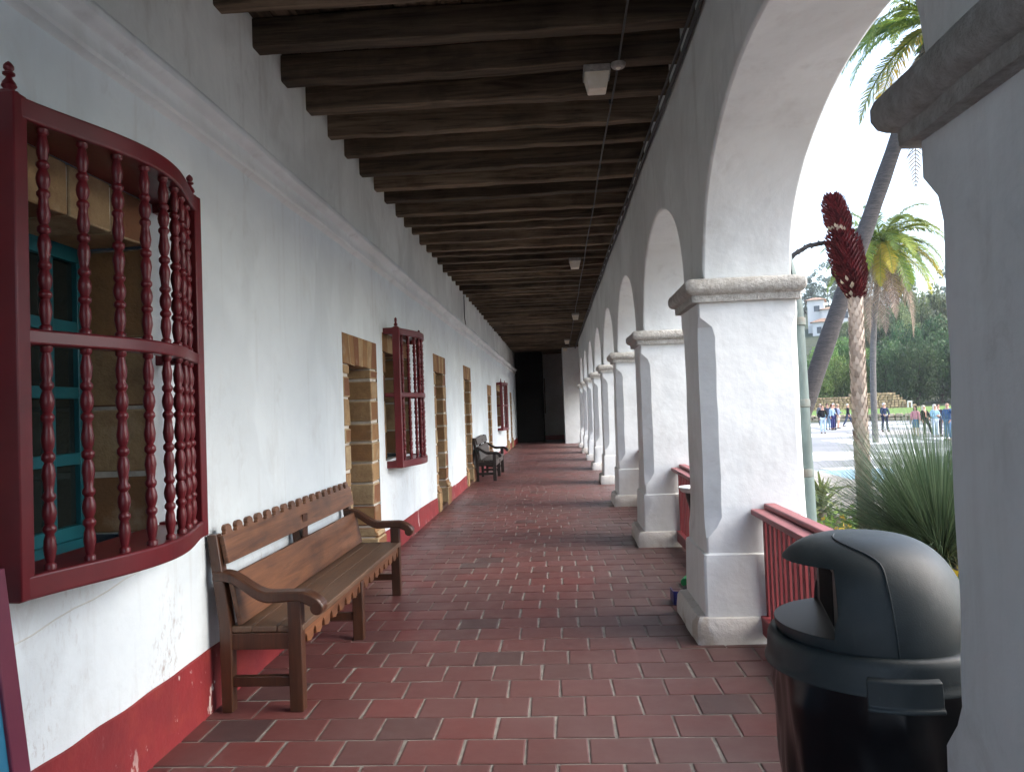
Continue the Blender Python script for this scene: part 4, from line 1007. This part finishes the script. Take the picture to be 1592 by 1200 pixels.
def kind(key,mat,nclump,ncard,size,flat,spread,cr,zc,hh,r):
    KIND[key]=[(crown_mesh('crown',mat,nclump,ncard,size,flat,spread,cr),trunk_mesh(hh,r,i+len(key))) for i in range(2)],zc
# unit trees: crown of about radius 1 at height zc
kind('oak','oak',34,10000,.078,.82,.74,.40,.80,.6,.06)
kind('bright','bright',26,8000,.080,.95,.72,.42,.84,.5,.05)
kind('hill','hill',24,6000,.085,.85,.72,.38,1.0,.7,.05)
kind('misty','misty',20,3600,.085,1.25,.78,.30,1.35,1.1,.045)
kind('sparse','misty',13,900,.10,1.2,.85,.22,1.6,1.5,.03)
random.seed(5)
def tree(key,u,y,vtop,wpx,label,group,cat='tree',lift=0):
    X=(u-869)/1180*y; g=terr(X,y)-.25; top=1.6+(632-(u-869)*.0384-vtop)/1180*y; h=top-g
    lst,zc=KIND[key]; me,tr=lst[int(u*7+y)%2]
    sr=wpx/2/1180*y; sz=h/(zc+.95*{'oak':.72,'bright':.85,'hill':.85,'misty':1.25,'sparse':1.2}[key])
    t=thing('tree' if cat=='tree' else 'bush',label,cat,(X,y,g),random.uniform(0,6.28),group); t.scale=(sr,sr,sz)
    o=put('crown',me,t); o.location=(0,0,zc); put('trunk',tr,t)
    return t
OAK='dense dark green oak standing behind the lawn'; GRP='trees beyond the lawn'
for a in ((1372,97,528,64),(1410,95,536,66),(1446,97,522,70),(1484,96,530,70),(1395,108,505,60),(1432,110,500,64),(1520,98,520,80),(1352,104,560,44)): tree('oak',*a,OAK,GRP)
for a in ((1262,97,575,52),(1292,99,556,56),(1322,98,566,50),(1342,108,545,50),(1275,112,540,56),(1308,114,528,60),(1240,98,560,60)): tree('bright',*a,'light green leafy tree behind the tan rubble wall',GRP,'tree')
for a in ((1385,126,462,56),(1412,132,440,58),(1440,134,444,60),(1470,130,452,60),(1500,132,440,60),(1360,128,500,50),(1400,120,492,52),(1455,120,486,60),(1485,118,492,60),(1428,120,480,56),(1335,128,512,46)): tree('hill',*a,'olive green tree covering the hillside on the right',GRP)
for a in ((1262,140,548,50),(1290,142,540,48),(1318,140,520,50),(1330,150,478,46),(1305,160,500,40),(1345,160,470,46),(1370,165,478,50)): tree('hill',*a,'olive green tree on the slope below the white house',GRP)
for a in ((1266,215,446,44),(1292,220,424,46),(1320,215,440,44),(1250,205,470,40),(1345,215,455,44),(1372,210,462,44),(1400,215,425,40),(1310,235,415,50),(1250,235,430,50)): tree('misty',*a,'hazy grey green tree on the hilltop above the white house',GRP)
for a in ((1284,200,402,44),(1304,205,408,36),(1262,200,420,36)): tree('sparse',*a,'thin open-crowned tree against the sky above the white house',GRP)
for a in ((1464,150,402,60),(1490,150,412,50)): tree('sparse',*a,'thin open-crowned tree against the sky at the right of the hill',GRP)

# ---- houses on the hill
def house(name,label,loc,rz,blocks,wins_):
    t=thing(name,label,'house',loc,rz)
    m=MB()
    for (x0,x1,y0,y1,z0,z1) in blocks: m.box(x0,x1,y0,y1,z0,z1)
    m.build('walls',M['stucco'],t)
    m=MB()
    for (x0,x1,y0,y1,z0,z1) in blocks:
        e=.5; h=.9
        m.add([(x0-e,y0-e,z1+.003),(x1+e,y0-e,z1+.003),(x1+e,y1+e,z1+.003),(x0-e,y1+e,z1+.003),(x0+(x1-x0)*.3,(y0+y1)/2,z1+h),(x1-(x1-x0)*.3,(y0+y1)/2,z1+h)],[(0,1,5,4),(1,2,5),(2,3,4,5),(3,0,4),(3,2,1,0)])
    m.build('roof',M['roof'],t)
    for (xc,zc,ww,hh,yf) in wins_:
        f=MB().box(xc-ww/2-.08,xc+ww/2+.08,yf-.06,yf+.02,zc-hh/2-.08,zc+hh/2+.08).build('window',M['stucco'],t)
        MB().box(xc-ww/2,xc+ww/2,yf-.075,yf-.065,zc-hh/2,zc+hh/2).build('pane',M['houseglass'],f)
    return t
hx,hy=(1285-869)/1180*175,175.
house('hillside_house','white stepped house with tiled roofs among the hillside trees',(hx,hy,terr(hx,hy)+1.2),-.35,[(-4.6,-1.0,1,7,-4,6.6),(-1.6,4.6,0,7,-4,4.2),(-3.6,2.2,-2.2,0,-4,1.2),(4.2,6.5,1,6,-4,3.0)],[(1.0,2.6,2.3,1.7,0),(.8,-.6,2.0,1.5,-2.2),(-2.6,4.6,1.2,1.3,1),(-2.2,-.6,1.0,1.4,-2.2),(3.4,2.6,.9,1.5,0)])
hx2,hy2=(1378-869)/1180*190,190.
house('hillside_house','tiny white house mostly hidden by trees right of the yellowing palm',(hx2,hy2,terr(hx2,hy2)+2),-.3,[(-2,2,0,4,-4,2.8)],[(0,1.2,1.2,1.2,0)])

# ================================================================== PEOPLE
def skin(name,V,E,Rr,mat,parent,sub=2,root=0):
    me=bpy.data.meshes.new(name); me.from_pydata([tuple(v) for v in V],E,[]); o=bpy.data.objects.new(name,me); COL.objects.link(o)
    sm=o.modifiers.new('s','SKIN'); sm.use_smooth_shade=True
    for i,r in enumerate(Rr): me.skin_vertices[0].data[i].radius=r if hasattr(r,'__len__') else (r,r)
    me.skin_vertices[0].data[root].use_root=True
    o.modifiers.new('u','SUBSURF').levels=sub
    bpy.context.view_layer.update(); dg=bpy.context.evaluated_depsgraph_get(); m2=bpy.data.meshes.new_from_object(o.evaluated_get(dg)); m2.name=name
    bpy.data.objects.remove(o); bpy.data.meshes.remove(me); m2.materials.clear(); m2.materials.append(mat)
    m2.polygons.foreach_set('use_smooth',[True]*len(m2.polygons))
    return m2
def person(label,x,y,face,H,top,legs,hair,pose=None,skirt=None,shorts=False,coat=False,bald=False,longhair=False,hat=None,shoes=(.02,.02,.02),lean=0,extra=None,bare=False):
    """face: heading (0 = looking along -Y, towards the camera), body height H"""
    p=dict(armL=((.24,0,1.14),(.25,-.06,.90)),armR=((-.24,0,1.14),(-.25,-.06,.90)),footL=(.10,0,0),footR=(-.10,0,0)); p.update(pose or {})
    t=thing('person',label,'person',(x,y,-.70),face); t.scale=(H/1.75,)*3
    lx=lean
    def up(v): return Vector((v[0]+lx*max(0,v[2]-.9),v[1],v[2]))
    fL,fR=Vector(p['footL']),Vector(p['footR'])
    hipL,hipR=Vector((.095,0,.92)),Vector((-.095,0,.92))
    def leg(h,f): 
        an=f+Vector((0,.02,.08)); kn=(h+an)/2+Vector((0,-.035 if (h-an).length>.80 else -.09,.01)); return kn,an,f+Vector((0,-.13,.035))
    kL,aL,tL=leg(hipL,fL); kR,aR,tR=leg(hipR,fR)
    eL,wL=[up(v) for v in p['armL']]; eR,wR=[up(v) for v in p['armR']]
    def hand(e,w_): return w_+(w_-e).normalized()*.085
    V=[(0,0,.95),up((0,0,1.12)),up((0,0,1.32)),up((0,.01,1.46)),up((0,0,1.54)),up((0,-.012,1.60)),up((0,-.012,1.68)),up((0,0,1.735)),
       up((.17,0,1.42)),eL,wL,hand(eL,wL),up((-.17,0,1.42)),eR,wR,hand(eR,wR),hipL,kL,aL,tL,hipR,kR,aR,tR]
    E=[(0,1),(1,2),(2,3),(3,4),(4,5),(5,6),(6,7),(3,8),(8,9),(9,10),(10,11),(3,12),(12,13),(13,14),(14,15),(0,16),(16,17),(17,18),(18,19),(0,20),(20,21),(21,22),(22,23)]
    Rr=[(.13,.10),(.12,.09),(.135,.10),(.07,.06),(.052,.052),(.07,.085),(.078,.095),(.05,.06),.055,.040,.028,(.038,.018),.055,.040,.028,(.038,.018),.085,.055,.038,.035,.085,.055,.038,.035]
    me=skin('body',V,E,Rr,M['skin'],t); 
    m=MB(); hd=up((0,0,1.64))
    m.v=[v.co[:] for v in me.vertices]; m.f=[list(q.vertices) for q in me.polygons]; m.m=[0]*len(m.f); m.sm=[True]*len(m.f); bpy.data.meshes.remove(me)
    m.add([hd+Vector(q) for q in ((-.012,-.088,.03),(.012,-.088,.03),(.018,-.09,-.012),(-.018,-.09,-.012),(0,-.118,-.006))],[(0,1,4),(1,2,4),(2,3,4),(3,0,4)])
    for sx in (-1,1):
        m.ball(hd+Vector((sx*.032,-.083,.028)),.011,6,4,1); m.ball(hd+Vector((sx*.078,.005,.012)),(.012,.02,.03),6,4,0)
    m.ball(hd+Vector((0,-.085,-.045)),(.024,.010,.008),6,4,2)
    for e_,w_,sg in ((eL,wL,1),(eR,wR,-1)):          # four fingers and a thumb on each palm
        d_=(w_-e_).normalized(); h_=hand(e_,w_); s_=d_.cross(Vector((1,0,0)))
        s_=s_.normalized() if s_.length>.05 else Vector((0,1,0)); n_=d_.cross(s_)
        for k,l in enumerate((.060,.072,.068,.052)):
            b0=h_+s_*(-.028+.019*k)-d_*.01; m.tube([b0,b0+d_*l*.55+n_*.004*sg,b0+d_*l*.9-n_*.018*sg],lambda q:.0085-.003*q,5)
        b0=w_+d_*.035-s_*.028; m.tube([b0,b0+d_*.025-s_*.024,b0+d_*.055-s_*.030],lambda q:.010-.003*q,5)
    m.build('body',[M['skin'],M['eye'],M['lip']],t,ang=180)
    def garment(name,idx,edges,rad,c,sub=2):
        mp={k:i for i,k in enumerate(idx)}; me=skin(name,[VV[k] for k in idx],[(mp[a],mp[b_]) for a,b_ in edges],rad,c,t,sub); return put(name,me,t)
    VV={i:Vector(v) for i,v in enumerate(V)}; VV[30]=VV[10].lerp(VV[9],.12); VV[31]=VV[14].lerp(VV[13],.12); VV[32]=VV[18].lerp(VV[17],.05); VV[33]=VV[22].lerp(VV[21],.05)
    VV[40]=Vector((0,0,.78 if coat else .90)); VV[41]=VV[3]+Vector((0,0,.015))
    tm=cloth('garment_top',top)
    garment('jacket',[40,0,1,2,3,41,8,9,30,12,13,31],[(0,40),(0,1),(1,2),(2,3),(3,41),(3,8),(8,9),(9,30),(3,12),(12,13),(13,31)],[(.155,.125) if coat else (.165,.125),(.16,.125),(.15,.115),(.165,.125),(.10,.08),(.07,.065),.078,.060,.050,.078,.060,.050],tm)
    lm=cloth('garment_legs',legs)
    if skirt is None:
        kb=1 if not shorts else .0
        if shorts:
            VV[32]=VV[17].lerp(VV[16],.12); VV[33]=VV[21].lerp(VV[20],.12)
            garment('shorts',[0,16,32,20,33],[(0,16),(16,32),(0,20),(20,33)],[(.145,.115),.11,.085,.11,.085],lm)
        else: garment('trousers',[0,16,17,32,20,21,33],[(0,16),(16,17),(17,32),(0,20),(20,21),(21,33)],[(.145,.115),.105,.078,.062,.105,.078,.062],lm)
    else:
        q=MB(); q.lathe([(.145,1.0),(.17,.86),(.19,.70),(.195,skirt),(.18,skirt+.01)],(0,0,0),20); q.build('skirt',lm,t)
    for f in (fL,fR):
        q=MB(); q.ball((f.x,f.y-.055,f.z+.045),(.048,.135,.050),10,6); q.build('shoe',cloth('shoe_leather',shoes),t)
    if not bald:
        q=MB(); q.ball(hd+Vector((0,.018,.042)),(.094,.106,.094),14,9); 
        if longhair:
            q.ball(hd+Vector((0,.06,-.08)),(.10,.06,.16),12,8)
            for sx in (-1,1): q.ball(hd+Vector((sx*.078,-.01,-.09)),(.035,.05,.14),8,6)
        # keep the face clear
        q.v=[(a,max(b_,hd.y-.072) if c<hd.z+.075 else b_,c) for a,b_,c in q.v]
        q.build('hair',cloth('hair_strands',hair),t,ang=180)
    if hat:
        q=MB(); q.lathe([(.16,.075),(.155,.085),(.095,.085),(.09,.14),(.06,.165),(.01,.17)],hd,18); q.build('hat',cloth('hat_felt',hat),t)
    if extra: extra(t,VV)
    return t
navy=(.02,.025,.06); jeans=(.20,.30,.42); dkj=(.055,.07,.13)
fold=dict(armL=((.25,-.02,1.16),(.03,-.22,1.20)),armR=((-.25,-.02,1.16),(-.03,-.22,1.15)))
pockets=dict(armL=((.27,.04,1.14),(.19,-.10,.93)),armR=((-.27,.04,1.14),(-.19,-.10,.93)))
person('woman in a grey jacket and black trousers, leftmost of the people on the plaza',20.95,62.5,-.5,1.74,(.16,.17,.19),(.015,.015,.02),(.42,.38,.34),dict(armL=((.24,-.05,1.15),(.10,-.24,1.18))))
person('man in a black jacket and light blue jeans at the left of the plaza',16.35,48.4,-.25,1.78,(.012,.012,.014),(.42,.52,.60),(.10,.07,.05),pockets)
person('dark haired person almost hidden behind the man in the black jacket',18.75,54.5,-.2,1.82,(.05,.06,.09),(.20,.30,.40),(.012,.01,.01))
person('woman in a light blue denim jacket and navy trousers on the plaza',18.75,53.6,.6,1.74,(.30,.43,.55),(.035,.04,.14),(.13,.05,.03),dict(armL=((.25,-.04,1.15),(.12,-.22,1.10)),footL=(.08,-.06,0)))
person('white haired man in navy standing behind the woman in denim jacket',19.35,55.0,.3,1.80,navy,navy,(.7,.68,.66),dict(armR=((-.24,-.05,1.15),(-.10,-.24,1.12))))
person('person in a sun hat and beige shorts at the right of the left group',19.85,55.6,.9,1.72,(.20,.24,.38),(.50,.44,.36),(.3,.25,.2),dict(armL=((.24,-.06,1.15),(.10,-.26,1.14))),shorts=True,hat=(.62,.48,.33))
def bagx(t,VV): MB().box(-.09,.09,-.19,-.14,.86,.97).build('handbag',cloth('white_bag_leather',(.7,.7,.68)),t,.01)
person('woman in a long black coat walking alone with a white bag',21.3,57.6,1.2,1.72,(.010,.010,.014),(.05,.06,.10),(.55,.5,.42),dict(footL=(.05,-.36,0),footR=(-.05,.36,.02)),coat=True,extra=bagx)
def camx(t,VV): MB().box(-.07,.07,-.26,-.16,.98,1.08).build('camera_bag',cloth('grey_bag_fabric',(.4,.42,.45)),t,.01)
person('man in navy jacket and trousers standing alone on the plaza',20.05,48.3,.1,1.78,(.025,.04,.09),(.02,.024,.06),(.68,.66,.64),dict(armL=((.27,-.03,1.16),(.20,-.16,.98)),armR=((-.25,-.06,1.18),(-.14,-.20,1.04)),footL=(.17,-.02,0),footR=(-.14,.05,0)),extra=camx)
person('dark haired woman in a pink cardigan and blue skirt',19.1,42.1,-.9,1.62,(.62,.26,.30),(.05,.14,.26),(.02,.013,.012),skirt=.52,longhair=True,shoes=(.35,.27,.22))
def stripe(t,VV):
    for a,b_ in ((16,17),(17,18)):
        q=MB(); o_=Vector((.0,-.02,0)); q.tube([VV[a]+Vector((.105 if a==16 else .085,-.0,0)),VV[b_]+Vector((.085 if b_==17 else .06,0,0))],.014,6); q.build('white_stripe',cloth('white_trim_fabric',(.75,.75,.75)),t)
person('blonde woman in black leaning back with one leg stretched out',19.55,42.0,.35,1.64,(.010,.010,.012),(.014,.014,.02),(.72,.64,.48),dict(armL=((.28,-.06,1.14),(.12,-.18,1.02)),footL=(.42,-.06,.0),footR=(-.08,0,0)),longhair=True,lean=-.10,shoes=(.6,.6,.6),extra=stripe)
person('woman in pale blue jacket and pale trousers with folded arms',19.25,40.3,.2,1.70,(.28,.46,.56),(.55,.63,.70),(.66,.62,.55),fold,longhair=True,shoes=(.5,.5,.5))
person('person in dark purple trousers mostly hidden behind the bald man',19.9,41.3,.1,1.70,(.03,.03,.05),(.05,.025,.07),(.05,.04,.03))
person('bald man in a blue jacket and jeans at the right of the plaza',18.55,37.6,-1.1,1.80,(.055,.11,.22),(.12,.21,.33),(.5,.5,.5),pockets,bald=True,shoes=(.20,.16,.13))

# ================================================================== AIR
b=MB(); b.box(-70,420,-60,545,-7.2,75); hz=b.build('haze',bpy.data.materials.new('air')); tag(hz,kind='stuff'); hz['label']='thin pale haze in the air over the plaza and hill'; hz['category']='haze'
hm=hz.data.materials[0]; hm.use_nodes=True; hn=hm.node_tree; hn.nodes.remove(hn.nodes['Principled BSDF']); pv=hn.nodes.new('ShaderNodeVolumePrincipled')
pv.inputs['Color'].default_value=(.88,.91,.93,1); pv.inputs['Density'].default_value=.00035; pv.inputs['Anisotropy'].default_value=.2
hn.links.new(pv.outputs[0],hn.nodes['Material Output'].inputs['Volume'])
S.cycles.volume_bounces=0
